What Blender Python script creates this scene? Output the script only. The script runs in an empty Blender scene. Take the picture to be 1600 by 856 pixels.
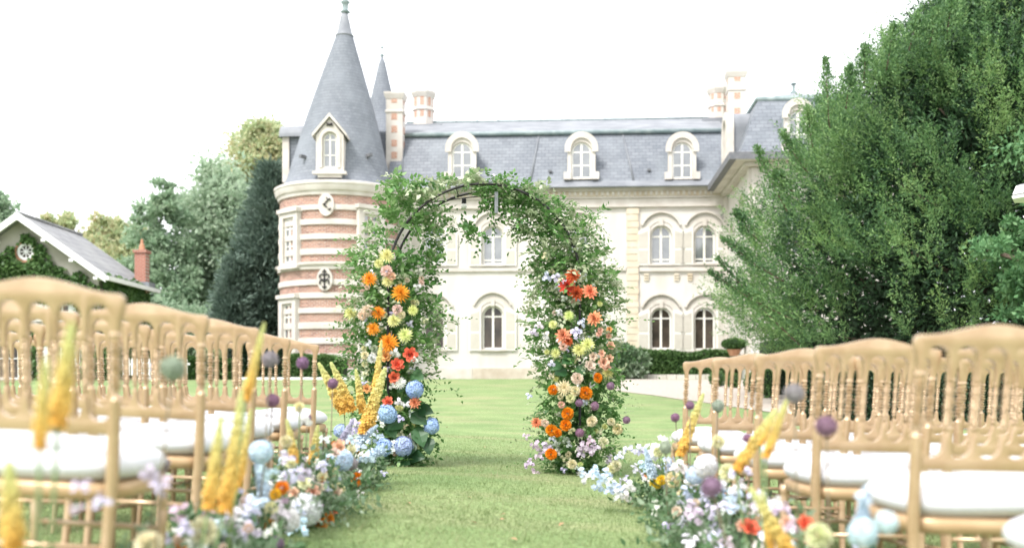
import bpy, bmesh, math, random
import numpy as np
from mathutils import Vector, Matrix, noise
from mathutils.geometry import tessellate_polygon
R = math.radians
PI = math.pi
sc = bpy.context.scene
COL = sc.collection
random.seed(7); rng = np.random.default_rng(7)

# ------------------------------------------------------------------ camera
CZ, HY, F = 0.76, 600.0, 1600.0          # eye height, horizon row, focal length in photo pixels (36 mm)
cam_d = bpy.data.cameras.new('camera'); cam = bpy.data.objects.new('camera', cam_d); COL.objects.link(cam)
sc.camera = cam
cam.location = (0, 0, CZ); cam.rotation_euler = (R(90), 0, 0)
cam_d.sensor_width = 36; cam_d.lens = 36; cam_d.shift_y = (HY - 428) / 1600
cam_d.clip_end = 3000; cam_d.clip_start = .05
cam_d.dof.use_dof = True; cam_d.dof.focus_distance = 9.6; cam_d.dof.aperture_fstop = 1.55
# ------------------------------------------------------------------ world, sun, exposure
SUN_EL, SUN_AZ = R(52), R(-128)          # sun behind the camera, to the left
w = bpy.data.worlds.new("World"); sc.world = w; w.use_nodes = True
nt = w.node_tree; bg = nt.nodes['Background']
sky = nt.nodes.new('ShaderNodeTexSky'); sky.sky_type = 'NISHITA'; sky.sun_disc = False
sky.sun_elevation = SUN_EL; sky.sun_rotation = SUN_AZ; sky.dust_density = 4; sky.air_density = 1.0
hs = nt.nodes.new('ShaderNodeHueSaturation'); hs.inputs['Saturation'].default_value = .22
cl = nt.nodes.new('ShaderNodeMix'); cl.data_type = 'RGBA'; cl.inputs[0].default_value = .72
cl.inputs[7].default_value = (8.6, 8.75, 9.0, 1)      # even overcast cloud
nt.links.new(sky.outputs[0], hs.inputs['Color']); nt.links.new(hs.outputs[0], cl.inputs[6])
nt.links.new(cl.outputs[2], bg.inputs['Color']); bg.inputs['Strength'].default_value = .105
sd = bpy.data.lights.new('sun', 'SUN'); sun = bpy.data.objects.new('sun', sd); COL.objects.link(sun)
sd.energy = 1.5; sd.angle = R(14); sd.color = (1, .965, .92)
sun.rotation_euler = (R(90) - SUN_EL, 0, R(-38))
sc.view_settings.view_transform = 'Standard'; sc.view_settings.look = 'None'
sc.view_settings.exposure = 1.5; sc.view_settings.gamma = 1
sc.cycles.max_bounces = 6; sc.cycles.diffuse_bounces = 3; sc.cycles.glossy_bounces = 2
sc.cycles.transmission_bounces = 3; sc.cycles.transparent_max_bounces = 6
sc.cycles.use_denoising = True; sc.cycles.sample_clamp_indirect = 4

# ------------------------------------------------------------------ materials
def mat(name, col, rough=.7, metal=0., col2=None, scale=6., bump=0., bscale=40., spec=.4, detail=5., mapping=None, lohi=(.35, .65)):
    m = bpy.data.materials.new(name); m.use_nodes = True
    n = m.node_tree; b = n.nodes['Principled BSDF']
    b.inputs['Base Color'].default_value = (*col, 1); b.inputs['Roughness'].default_value = rough
    b.inputs['Metallic'].default_value = metal; b.inputs['Specular IOR Level'].default_value = spec
    tc = n.nodes.new('ShaderNodeTexCoord')
    src = tc.outputs['Object']
    if mapping:
        mp = n.nodes.new('ShaderNodeMapping'); mp.inputs['Scale'].default_value = mapping
        n.links.new(src, mp.inputs['Vector']); src = mp.outputs[0]
    if col2:
        t = n.nodes.new('ShaderNodeTexNoise'); t.inputs['Scale'].default_value = scale; t.inputs['Detail'].default_value = detail
        n.links.new(src, t.inputs['Vector'])
        r = n.nodes.new('ShaderNodeValToRGB'); n.links.new(t.outputs['Fac'], r.inputs[0])
        r.color_ramp.elements[0].position = lohi[0]; r.color_ramp.elements[1].position = lohi[1]
        r.color_ramp.elements[0].color = (*col, 1); r.color_ramp.elements[1].color = (*col2, 1)
        n.links.new(r.outputs[0], b.inputs['Base Color'])
    if bump:
        t = n.nodes.new('ShaderNodeTexNoise'); t.inputs['Scale'].default_value = bscale; t.inputs['Detail'].default_value = 4
        n.links.new(src, t.inputs['Vector'])
        bp = n.nodes.new('ShaderNodeBump'); bp.inputs['Strength'].default_value = bump; bp.inputs['Distance'].default_value = .02
        n.links.new(t.outputs['Fac'], bp.inputs['Height']); n.links.new(bp.outputs[0], b.inputs['Normal'])
    return m

def leafmat(name, cols, trans=.28, rough=.5, island=True):
    """leaf: colour varies from leaf to leaf, light passes through"""
    m = bpy.data.materials.new(name); m.use_nodes = True
    n = m.node_tree; b = n.nodes['Principled BSDF']; out = n.nodes['Material Output']
    g = n.nodes.new('ShaderNodeNewGeometry'); r = n.nodes.new('ShaderNodeValToRGB')
    tc = n.nodes.new('ShaderNodeTexCoord'); t = n.nodes.new('ShaderNodeTexNoise'); t.inputs['Scale'].default_value = .8 if island else 2
    n.links.new(tc.outputs['Object'], t.inputs['Vector'])
    if island:
        mx = n.nodes.new('ShaderNodeMath'); mx.operation = 'MULTIPLY_ADD'; mx.inputs[1].default_value = .62
        n.links.new(g.outputs['Random Per Island'], mx.inputs[0])
        sb = n.nodes.new('ShaderNodeMath'); sb.operation = 'MULTIPLY_ADD'; sb.inputs[1].default_value = 1.3; sb.inputs[2].default_value = -.45
        n.links.new(t.outputs['Fac'], sb.inputs[0]); n.links.new(sb.outputs[0], mx.inputs[2]); n.links.new(mx.outputs[0], r.inputs[0])
    else:
        oi = n.nodes.new('ShaderNodeObjectInfo'); n.links.new(oi.outputs['Random'], r.inputs[0])
    e = r.color_ramp.elements
    while len(e) < len(cols): e.new(.5)
    for i, c in enumerate(cols): e[i].position = i / max(1, len(cols) - 1); e[i].color = (*c, 1)
    n.links.new(r.outputs[0], b.inputs['Base Color']); b.inputs['Roughness'].default_value = rough
    b.inputs['Specular IOR Level'].default_value = .35
    tr = n.nodes.new('ShaderNodeBsdfTranslucent'); n.links.new(r.outputs[0], tr.inputs['Color'])
    ms = n.nodes.new('ShaderNodeMixShader'); ms.inputs[0].default_value = trans
    n.links.new(b.outputs[0], ms.inputs[1]); n.links.new(tr.outputs[0], ms.inputs[2]); n.links.new(ms.outputs[0], out.inputs[0])
    return m

def courses(name, c1, c2, mortar, bw, bh, msize, mode, rough=.6, bump=.4, noisecol=None, noff=.5, nscale=.6):
    """coursed slates or bricks from object coordinates; mode xz, yz or cyl (round the object's own axis)"""
    m = bpy.data.materials.new(name); m.use_nodes = True
    n = m.node_tree; b = n.nodes['Principled BSDF']; b.inputs['Roughness'].default_value = rough
    tc = n.nodes.new('ShaderNodeTexCoord'); sx = n.nodes.new('ShaderNodeSeparateXYZ'); n.links.new(tc.outputs['Object'], sx.inputs[0])
    cb = n.nodes.new('ShaderNodeCombineXYZ')
    if mode == 'cyl':
        a = n.nodes.new('ShaderNodeMath'); a.operation = 'ARCTAN2'
        n.links.new(sx.outputs[0], a.inputs[0]); n.links.new(sx.outputs[1], a.inputs[1])
        k = n.nodes.new('ShaderNodeMath'); k.operation = 'MULTIPLY'; k.inputs[1].default_value = 2.6
        n.links.new(a.outputs[0], k.inputs[0]); n.links.new(k.outputs[0], cb.inputs[0])
    else:
        n.links.new(sx.outputs[0 if mode == 'xz' else 1], cb.inputs[0])
    n.links.new(sx.outputs[2], cb.inputs[1])
    br = n.nodes.new('ShaderNodeTexBrick'); n.links.new(cb.outputs[0], br.inputs['Vector'])
    br.inputs['Color1'].default_value = (*c1, 1); br.inputs['Color2'].default_value = (*c2, 1); br.inputs['Mortar'].default_value = (*mortar, 1)
    br.inputs['Scale'].default_value = 1; br.inputs['Brick Width'].default_value = bw; br.inputs['Row Height'].default_value = bh
    br.inputs['Mortar Size'].default_value = msize; br.inputs['Mortar Smooth'].default_value = .3; br.inputs['Bias'].default_value = 0; br.offset = noff
    src = br.outputs['Color']
    if noisecol:
        t = n.nodes.new('ShaderNodeTexNoise'); t.inputs['Scale'].default_value = nscale; t.inputs['Detail'].default_value = 6
        n.links.new(tc.outputs['Object'], t.inputs['Vector'])
        rr = n.nodes.new('ShaderNodeValToRGB'); n.links.new(t.outputs['Fac'], rr.inputs[0])
        rr.color_ramp.elements[0].position = .45; rr.color_ramp.elements[1].position = .75
        rr.color_ramp.elements[0].color = (0, 0, 0, 1); rr.color_ramp.elements[1].color = (.6, .6, .6, 1)
        mx = n.nodes.new('ShaderNodeMix'); mx.data_type = 'RGBA'; n.links.new(rr.outputs[0], mx.inputs[0])
        n.links.new(src, mx.inputs[6]); mx.inputs[7].default_value = (*noisecol, 1); src = mx.outputs[2]
    n.links.new(src, b.inputs['Base Color'])
    bp = n.nodes.new('ShaderNodeBump'); bp.inputs['Strength'].default_value = bump; bp.inputs['Distance'].default_value = .02; bp.invert = True
    n.links.new(br.outputs['Fac'], bp.inputs['Height']); n.links.new(bp.outputs[0], b.inputs['Normal'])
    return m

M = {}
M['plaster'] = mat('lime_plaster', (.52, .48, .435), .85, col2=(.61, .58, .545), scale=1.1, bump=.15, bscale=8, mapping=(1, 1, .22), lohi=(.28, .55))
M['stone'] = mat('pale_stone', (.61, .57, .53), .8, col2=(.51, .465, .42), scale=1.6, bump=.2, bscale=10)
M['stone_warm'] = mat('warm_quoin_stone', (.55, .46, .34), .8, col2=(.62, .55, .45), scale=1.5, bump=.2, bscale=10)
M['plinth'] = mat('weathered_plinth', (.42, .35, .28), .9, col2=(.58, .53, .46), scale=1.2, bump=.4, bscale=6)
M['slate'] = courses('slate_courses', (.125, .140, .165), (.175, .190, .215), (.07, .08, .10), .34, .17, .012, 'xz', .5, .5, (.24, .265, .29))
M['slate_side'] = courses('slate_courses_side', (.125, .140, .165), (.175, .190, .215), (.07, .08, .10), .34, .17, .012, 'yz', .5, .5, (.24, .265, .29))
M['slate_cone'] = courses('slate_courses_round', (.155, .17, .195), (.195, .21, .235), (.10, .115, .14), .30, .15, .010, 'cyl', .75, .6, (.23, .25, .28), nscale=.9)
M['brick'] = courses('tower_brick', (.17, .055, .038), (.42, .20, .14), (.46, .40, .35), .23, .078, .014, 'cyl', .85, .4, (.52, .36, .29))
M['brick_flat'] = courses('chimney_brick', (.40, .16, .10), (.48, .22, .15), (.56, .48, .40), .22, .075, .014, 'xz', .85, .4)
M['house_slate'] = courses('worn_house_slate', (.20, .20, .21), (.26, .26, .27), (.13, .13, .14), .5, .3, .02, 'yz', .6, .4, (.34, .34, .33), nscale=.9)
M['zinc'] = mat('zinc_sheet', (.17, .18, .20), .65, .1, col2=(.25, .26, .28), scale=1.2)
M['copper'] = mat('green_copper', (.17, .22, .225), .6, col2=(.29, .34, .345), scale=3)
M['lead'] = mat('dark_lead_edge', (.12, .125, .14), .6, col2=(.17, .17, .18), scale=5)
M['joinery'] = mat('cream_joinery', (.74, .72, .67), .5, col2=(.70, .68, .62), scale=3)
M['shutter'] = mat('grey_beige_shutter', (.50, .47, .42), .6, col2=(.47, .44, .39), scale=4)
M['iron'] = mat('black_iron', (.02, .02, .023), .45, .3, col2=(.035, .03, .03), scale=12)
def glass(name, col, col2, ior=1.9, sc_=1.2):
    m = mat(name, col, .04, col2=col2, scale=sc_); m.node_tree.nodes['Principled BSDF'].inputs['IOR'].default_value = ior
    m.node_tree.nodes['Principled BSDF'].inputs['Specular IOR Level'].default_value = .5
    return m
M['glass'] = glass('window_glass_dark', (.035, .03, .025), (.09, .07, .055), 1.45)
M['glass_up'] = glass('window_glass_sky', (.10, .11, .12), (.20, .21, .22), 2.3)
M['gold'] = mat('gold_painted_wood', (.44, .30, .175), .24, .32, col2=(.53, .38, .235), scale=14, bump=.05, bscale=60, spec=.5)
b_ = M['gold'].node_tree.nodes['Principled BSDF']; b_.inputs['Coat Weight'].default_value = .5; b_.inputs['Coat Roughness'].default_value = .25
M['cushion'] = mat('white_cotton', (.60, .605, .64), .9, col2=(.66, .66, .69), scale=7, bump=.25, bscale=9)
M['bark'] = mat('bark', (.10, .075, .055), .9, col2=(.17, .13, .10), scale=9, bump=.6, bscale=18)
M['stemg'] = mat('green_stem', (.10, .17, .06), .6, col2=(.15, .2, .08), scale=20)
M['stemp'] = mat('brownish_stem', (.14, .10, .07), .6, col2=(.18, .16, .09), scale=20)
M['ivyhouse'] = mat('house_render', (.33, .31, .27), .9, col2=(.42, .40, .35), scale=1.2, bump=.3, bscale=12)
M['white'] = mat('white_paint', (.76, .76, .75), .6, col2=(.70, .70, .69), scale=5)
M['chimney_red'] = courses('house_chimney_brick', (.30, .09, .055), (.38, .13, .085), (.40, .30, .25), .22, .075, .012, 'xz', .85, .4)
M['terracotta'] = mat('terracotta', (.42, .2, .12), .8, col2=(.5, .27, .17), scale=8)
M['bulb'] = mat('frosted_bulb', (.75, .74, .70), .25, col2=(.78, .77, .74), scale=3)
M['blue'] = mat('blue_canvas', (.03, .14, .42), .8, col2=(.05, .2, .5), scale=6)
M['pinkwood'] = mat('seat_frame_gold', (.45, .30, .165), .3, .22, col2=(.53, .37, .215), scale=9)
M['core'] = leafmat('inner_foliage', [(.012, .025, .012), (.02, .04, .018)], .05, .8)  # near-black fill: shade between the leaves put into the colour
M['yew_core'] = leafmat('yew_inner_shade', [(.015, .034, .017), (.03, .062, .028)], .1, .8)  # dark gaps between the yew's boughs painted as near-black green
M['yew_deep'] = leafmat('yew_shaded_needles', [(.020, .052, .024), (.035, .085, .036), (.06, .13, .05)], .15)  # darker copy of the yew green, depth shade put into the colour
M['arch_leaf'] = leafmat('arch_leaf', [(.04, .11, .035), (.095, .22, .06), (.18, .33, .11), (.29, .41, .20)], .4)
M['arch_leaf_pale'] = leafmat('arch_leaf_pale', [(.20, .27, .14), (.32, .39, .23), (.46, .50, .34), (.56, .58, .45)], .3)
M['big_leaf'] = leafmat('hydrangea_leaf', [(.018, .06, .022), (.035, .10, .035), (.05, .13, .045)], .15, .4, island=False)
M['leaf_part'] = leafmat('single_leaf', [(.05, .14, .035), (.11, .25, .065), (.19, .35, .11), (.29, .42, .18)], .3, .45, island=False)
M['border_leaf'] = leafmat('border_leaf', [(.05, .12, .05), (.11, .20, .09), (.20, .28, .17), (.30, .36, .27)], .3)
M['yew'] = leafmat('yew_needles', [(.040, .095, .042), (.085, .18, .070), (.155, .28, .10), (.26, .39, .155)], .35)
M['yew_tip'] = leafmat('yew_young_shoots', [(.12, .24, .08), (.20, .34, .11), (.30, .42, .16)], .35)
M['conifer'] = leafmat('dark_conifer', [(.075, .12, .095), (.13, .19, .15), (.22, .29, .235)], .25)
M['hazy_tree'] = leafmat('hazy_tree_leaf', [(.30, .42, .29), (.41, .52, .37), (.52, .60, .46)], .5)  # far-tree green lifted: airy distance haze put into the colour
M['autumn'] = leafmat('turning_leaf', [(.34, .44, .25), (.46, .54, .31), (.58, .58, .36), (.64, .53, .34)], .5)  # autumn tones, paled to carry the haze in the leaf colour
M['mid_tree'] = leafmat('hazy_green_leaf', [(.23, .36, .23), (.34, .46, .31), (.44, .54, .38)], .5)  # mid green with the veil of distance haze mixed into it
M['bright_tree'] = leafmat('right_tree_leaf', [(.05, .14, .06), (.11, .24, .10), (.20, .36, .16)], .3)
M['ivy'] = leafmat('ivy_leaf', [(.055, .12, .04), (.10, .19, .06), (.16, .26, .09)], .3)
M['box'] = leafmat('box_hedge_leaf', [(.030, .080, .020), (.055, .125, .030), (.085, .165, .04)], .15)
M['dark_hedge'] = leafmat('dark_hedge_leaf', [(.014, .03, .016), (.022, .05, .022), (.04, .08, .035)], .1)
M['blade'] = leafmat('grass_blade', [(.13, .20, .075), (.20, .275, .11), (.27, .33, .15), (.36, .35, .21)], .3, .6)

def petalmat(name, centre=None):
    """petals take their colour from the flower (object colour), a touch lighter and darker from petal to petal"""
    m = bpy.data.materials.new(name); m.use_nodes = True
    n = m.node_tree; b = n.nodes['Principled BSDF']; out = n.nodes['Material Output']
    oi = n.nodes.new('ShaderNodeObjectInfo'); g = n.nodes.new('ShaderNodeNewGeometry')
    hv = n.nodes.new('ShaderNodeHueSaturation'); mr = n.nodes.new('ShaderNodeMapRange')
    mr.inputs['To Min'].default_value = .66; mr.inputs['To Max'].default_value = 1.18
    n.links.new(g.outputs['Random Per Island'], mr.inputs['Value']); n.links.new(mr.outputs[0], hv.inputs['Value'])
    n.links.new(oi.outputs['Color'], hv.inputs['Color']); n.links.new(hv.outputs[0], b.inputs['Base Color'])
    b.inputs['Roughness'].default_value = .65; b.inputs['Specular IOR Level'].default_value = .2
    tr = n.nodes.new('ShaderNodeBsdfTranslucent'); n.links.new(hv.outputs[0], tr.inputs['Color'])
    ms = n.nodes.new('ShaderNodeMixShader'); ms.inputs[0].default_value = .22
    n.links.new(b.outputs[0], ms.inputs[1]); n.links.new(tr.outputs[0], ms.inputs[2]); n.links.new(ms.outputs[0], out.inputs[0])
    return m
M['petal'] = petalmat('petals')

# ------------------------------------------------------------------ mesh helpers
class MB:
    def __init__(s): s.v = []; s.f = []; s.M = None
    def add(s, vs, fs):
        o = len(s.v)
        for p in vs:
            p = Vector(p)
            if s.M is not None: p = s.M @ p
            s.v.append(p)
        s.f.extend([tuple(i + o for i in f) for f in fs]); return s
    def box(s, x0, x1, y0, y1, z0, z1):
        return s.add([(x0,y0,z0),(x1,y0,z0),(x1,y1,z0),(x0,y1,z0),(x0,y0,z1),(x1,y0,z1),(x1,y1,z1),(x0,y1,z1)],
                     [(3,2,1,0),(4,5,6,7),(0,1,5,4),(1,2,6,5),(2,3,7,6),(3,0,4,7)])
    def prism(s, poly, y0, y1, holes=(), back=True):
        """poly and holes in (x, z), extruded from y0 (front, camera side) to y1"""
        loops = [list(poly)] + [list(h) for h in holes]
        flat = [p for l in loops for p in l]; n = len(flat)
        tris = tessellate_polygon([[Vector((p[0], p[1], 0)) for p in l] for l in loops])
        vs = [(p[0], y0, p[1]) for p in flat] + [(p[0], y1, p[1]) for p in flat]
        fs = []
        for t in tris:
            a, b_, c = [flat[i] for i in t]
            ccw = (b_[0]-a[0])*(c[1]-a[1]) - (b_[1]-a[1])*(c[0]-a[0]) > 0
            t = tuple(t) if ccw else tuple(reversed(t))
            fs.append(t)
            if back: fs.append(tuple(i + n for i in reversed(t)))
        k = 0
        for l in loops:
            m_ = len(l)
            area = sum(l[i][0]*l[(i+1) % m_][1] - l[(i+1) % m_][0]*l[i][1] for i in range(m_))
            for i in range(m_):
                j = (i + 1) % m_
                q = (k+i, k+i+n, k+j+n, k+j)
                if (area > 0) != (k > 0): q = q[::-1] if False else q
                fs.append(q if area > 0 else q[::-1])
            k += m_
        return s.add(vs, fs)
    def lathe(s, prof, seg=16, cx=0, cy=0, cap=True, a0=0, a1=2*PI):
        full = abs(a1 - a0 - 2*PI) < 1e-6; n = seg if full else seg + 1
        vs = []
        for r, z in prof:
            for i in range(n):
                a = a0 + (a1 - a0) * i / seg
                vs.append((cx + r*math.cos(a), cy + r*math.sin(a), z))
        fs = []
        for k in range(len(prof) - 1):
            for i in range(seg):
                j = (i + 1) % n if full else i + 1
                fs.append((k*n+i, k*n+j, (k+1)*n+j, (k+1)*n+i))
        if cap and full:
            if prof[0][0] > 1e-4: fs.append(tuple(reversed(range(n))))
            if prof[-1][0] > 1e-4: fs.append(tuple((len(prof)-1)*n + i for i in range(n)))
        return s.add(vs, fs)
    def tube(s, pts, r, seg=8):
        pts = [Vector(p) for p in pts]; n = len(pts)
        rr = r if isinstance(r, (list, tuple)) else [r]*n
        vs = []; up = None
        for i, p in enumerate(pts):
            d = (pts[min(i+1, n-1)] - pts[max(i-1, 0)]).normalized()
            if up is None: up = d.cross(Vector((0, 0, 1)) if abs(d.z) < .9 else Vector((1, 0, 0))).normalized()
            up = (up - d * up.dot(d)).normalized(); w_ = d.cross(up)
            for k in range(seg):
                a = 2*PI*k/seg; vs.append(p + (up*math.cos(a) + w_*math.sin(a))*rr[i])
        fs = [(i*seg+k, i*seg+(k+1) % seg, (i+1)*seg+(k+1) % seg, (i+1)*seg+k) for i in range(n-1) for k in range(seg)]
        fs += [tuple(reversed(range(seg))), tuple((n-1)*seg+k for k in range(seg))]
        return s.add(vs, fs)
    def band(s, cx, cz, r0, r1, a0, a1, y0, y1, n=14):
        """flat arc band in the x-z plane"""
        a = [a0 + (a1-a0)*i/n for i in range(n+1)]
        return s.prism([(cx+r1*math.cos(t), cz+r1*math.sin(t)) for t in a] + [(cx+r0*math.cos(t), cz+r0*math.sin(t)) for t in reversed(a)], y0, y1)
    def build(s, name, m, parent=None, smooth=False, bevel=0, loc=None, auto=None):
        me = bpy.data.meshes.new(name); me.from_pydata([tuple(v) for v in s.v], [], s.f); 
        bm = bmesh.new(); bm.from_mesh(me)
        bmesh.ops.recalc_face_normals(bm, faces=bm.faces)
        if bevel:
            bmesh.ops.remove_doubles(bm, verts=bm.verts, dist=1e-5)
            bmesh.ops.dissolve_limit(bm, angle_limit=R(1), verts=bm.verts, edges=bm.edges)
            es = [e for e in bm.edges if len(e.link_faces) == 2 and e.calc_face_angle(0) > R(40)]
            bmesh.ops.bevel(bm, geom=es, offset=bevel, segments=2, affect='EDGES', profile=.6)
        bm.to_mesh(me); bm.free()
        if m: me.materials.append(M[m] if isinstance(m, str) else m)
        if smooth:
            me.polygons.foreach_set('use_smooth', [True]*len(me.polygons))
        o = bpy.data.objects.new(name, me); COL.objects.link(o)
        if parent: o.parent = parent
        if loc: o.location = loc
        if smooth and auto: me.set_sharp_from_angle(angle=R(auto))
        return o

def tag(o, label=None, cat=None, group=None, kind=None):
    if label: o['label'] = label
    if cat: o['category'] = cat
    if group: o['group'] = group
    if kind: o['kind'] = kind
    return o
def empty(name, loc, rz=0, label=None, cat=None, group=None):
    o = bpy.data.objects.new(name, None); COL.objects.link(o); o.location = loc; o.rotation_euler = (0, 0, rz)
    o.empty_display_size = .2
    return tag(o, label, cat, group)
def npmesh(name, V, F, m, parent=None, kind=None, smooth=False):
    V = np.asarray(V, dtype=np.float32); F = np.asarray(F, dtype=np.int32)
    me = bpy.data.meshes.new(name); me.vertices.add(len(V)); me.vertices.foreach_set('co', V.ravel())
    k = F.shape[1]; me.loops.add(F.size); me.loops.foreach_set('vertex_index', F.ravel())
    me.polygons.add(len(F)); me.polygons.foreach_set('loop_start', np.arange(0, F.size, k, dtype=np.int32))
    me.update(calc_edges=True); me.materials.append(M[m] if isinstance(m, str) else m)
    if smooth: me.polygons.foreach_set('use_smooth', [True]*len(F))
    o = bpy.data.objects.new(name, me); COL.objects.link(o)
    if parent: o.parent = parent
    if kind: o['kind'] = kind
    return o
def norm(a): return a / np.maximum(np.linalg.norm(a, axis=1, keepdims=True), 1e-9)
def leaves(P, D, L, W, template='leaf', fold=.25, U=None):
    """leaf-shaped faces: P base points, D directions, L lengths, W widths -> verts, tris"""
    P = np.asarray(P, float); n = len(P); D = norm(np.asarray(D, float))
    if U is None: U = rng.normal(size=(n, 3))
    S = norm(np.cross(D, U)); N = np.cross(S, D)
    L = np.broadcast_to(L, (n,)).reshape(n, 1); W = np.broadcast_to(W, (n,)).reshape(n, 1)
    if template == 'leaf':
        T = [(0,0,0), (-.5,.42,fold), (.5,.42,fold), (0,1,-.12), (0,.45,0)]; FT = [(0,4,1), (0,2,4), (1,4,3), (4,2,3)]
    elif template == 'diamond':
        T = [(0,0,0), (-.5,.5,fold), (.5,.5,fold), (0,1,0)]; FT = [(0,3,1), (0,2,3)]
    else:
        T = [(-.5,0,0), (.5,0,0), (0,1,.3)]; FT = [(0,1,2)]
    V = np.stack([P + S*W*t[0] + D*L*t[1] + N*W*t[2] for t in T], 1).reshape(-1, 3)
    k = len(T); Fa = (np.arange(n)[:, None, None]*k + np.array(FT)[None]).reshape(-1, 3)
    return V, Fa
def cat(*vf):
    Vs, Fs, o = [], [], 0
    for V, Fa in vf: Vs.append(V); Fs.append(Fa + o); o += len(V)
    return np.concatenate(Vs), np.concatenate(Fs)

# ------------------------------------------------------------------ terrain
def sst(t): t = np.clip(t, 0, 1); return t*t*(3-2*t)
def gz(x, y):
    x = np.asarray(x, float); y = np.asarray(y, float)
    return (.055 - .08*np.tanh(x/1.3))*(1 - sst((y-10)/12)) + 1.0*sst((y-10)/37) + .006*np.sin(x*1.7+y*.9)*np.cos(y*1.3-x*.6)
def P(px, py, Y): return Vector(((px-800)/F*Y, Y, CZ + (HY-py)/F*Y))
def ghit(px, py):
    a = (px-800)/F; b = (HY-py)/F; t = 1.5
    while t < 60:
        if CZ + b*t <= float(gz(a*t, t)): return Vector((a*t, t, float(gz(a*t, t))))
        t += .02
    return Vector((a*47, 47, float(gz(a*47, 47))))

def lawn_material():
    m = bpy.data.materials.new('mown_lawn'); m.use_nodes = True; n = m.node_tree; b = n.nodes['Principled BSDF']
    tc = n.nodes.new('ShaderNodeTexCoord')
    def ns(s, d=6, mp=None):
        t = n.nodes.new('ShaderNodeTexNoise'); t.inputs['Scale'].default_value = s; t.inputs['Detail'].default_value = d
        if mp:
            q = n.nodes.new('ShaderNodeMapping'); q.inputs['Scale'].default_value = mp; n.links.new(tc.outputs['Object'], q.inputs[0]); n.links.new(q.outputs[0], t.inputs['Vector'])
        else: n.links.new(tc.outputs['Object'], t.inputs['Vector'])
        return t
    def ramp(t, p0, p1, c0, c1):
        r = n.nodes.new('ShaderNodeValToRGB'); n.links.new(t.outputs['Fac'], r.inputs[0]); e = r.color_ramp.elements
        e[0].position = p0; e[1].position = p1; e[0].color = (*c0, 1); e[1].color = (*c1, 1); return r
    a = ramp(ns(1.1, 8), .35, .65, (.17, .25, .10), (.24, .31, .135))
    f = ramp(ns(45, 3), .3, .7, (.55, .55, .55), (1.3, 1.3, 1.3))
    y = ramp(ns(.55, 7, (1, 2.2, 1)), .48, .70, (0, 0, 0), (.7, .7, .7))
    mx = n.nodes.new('ShaderNodeMix'); mx.data_type = 'RGBA'; n.links.new(y.outputs[0], mx.inputs[0]); n.links.new(a.outputs[0], mx.inputs[6]); mx.inputs[7].default_value = (.31, .30, .165, 1)
    ml = n.nodes.new('ShaderNodeMix'); ml.data_type = 'RGBA'; ml.blend_type = 'MULTIPLY'; ml.inputs[0].default_value = 1
    n.links.new(mx.outputs[2], ml.inputs[6]); n.links.new(f.outputs[0], ml.inputs[7]); n.links.new(ml.outputs[2], b.inputs['Base Color'])
    b.inputs['Roughness'].default_value = .9; b.inputs['Specular IOR Level'].default_value = .15
    bp = n.nodes.new('ShaderNodeBump'); bp.inputs['Strength'].default_value = .6; bp.inputs['Distance'].default_value = .03
    n.links.new(ns(70, 3).outputs['Fac'], bp.inputs['Height']); n.links.new(bp.outputs[0], b.inputs['Normal'])
    return m
M['lawn'] = lawn_material()
M['gravel'] = mat('pale_gravel', (.33, .28, .24), .95, col2=(.46, .41, .36), scale=14, bump=.6, bscale=60)
def gridmesh(name, xs, ys, m, dz=0, fn=None):
    X, Y = np.meshgrid(xs, ys)
    if fn: X, Y = fn(X, Y)
    Z = gz(X, Y) + dz
    V = np.stack([X, Y, Z], -1).reshape(-1, 3); nx = len(xs); ny = len(ys)
    i = np.arange(nx-1)[None] + nx*np.arange(ny-1)[:, None]; i = i.ravel()
    o = npmesh(name, V, np.stack([i, i+1, i+nx+1, i+nx], 1), m, smooth=True); o['kind'] = 'structure'; return o
xs = np.concatenate([-np.geomspace(900, 12, 22), np.linspace(-11, 11, 61), np.geomspace(12, 900, 22)])
ys = np.concatenate([np.linspace(-60, 0, 10), np.linspace(.6, 60, 110), np.geomspace(64, 1600, 20)])
gridmesh('lawn', xs, ys, 'lawn')
# gravel drive on the right: a strip between its near edge and the kerb
ne = [ghit(p[0], p[1]) for p in ((962, 610.5), (1030, 619), (1120, 632), (1208, 645), (1330, 657), (1465, 668), (1600, 677))]
fe = [Vector((x, y, 0)) for x, y in ((4.6, 42.8), (6.3, 42.3), (8, 41.5), (11, 40), (14, 38), (18, 36), (22, 34))]
def strip(name, A, B, m, dz, k=24):
    V = []; n = len(A)
    for i in range(n):
        for j in range(k+1):
            p = A[i].lerp(B[i], j/k); V.append((p.x, p.y, float(gz(p.x, p.y)) + dz))
    Fa = [(i*(k+1)+j, (i+1)*(k+1)+j, (i+1)*(k+1)+j+1, i*(k+1)+j+1) for i in range(n-1) for j in range(k)]
    o = npmesh(name, V, Fa, m); o['kind'] = 'structure'; return o
def dens(A, k=6):
    out = []
    for i in range(len(A)-1):
        for j in range(k): out.append(A[i].lerp(A[i+1], j/k))
    return out + [A[-1]]
NE = dens(ne); FE = dens(fe)
strip('gravel_path', NE, FE, 'gravel', .012, 40)

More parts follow.
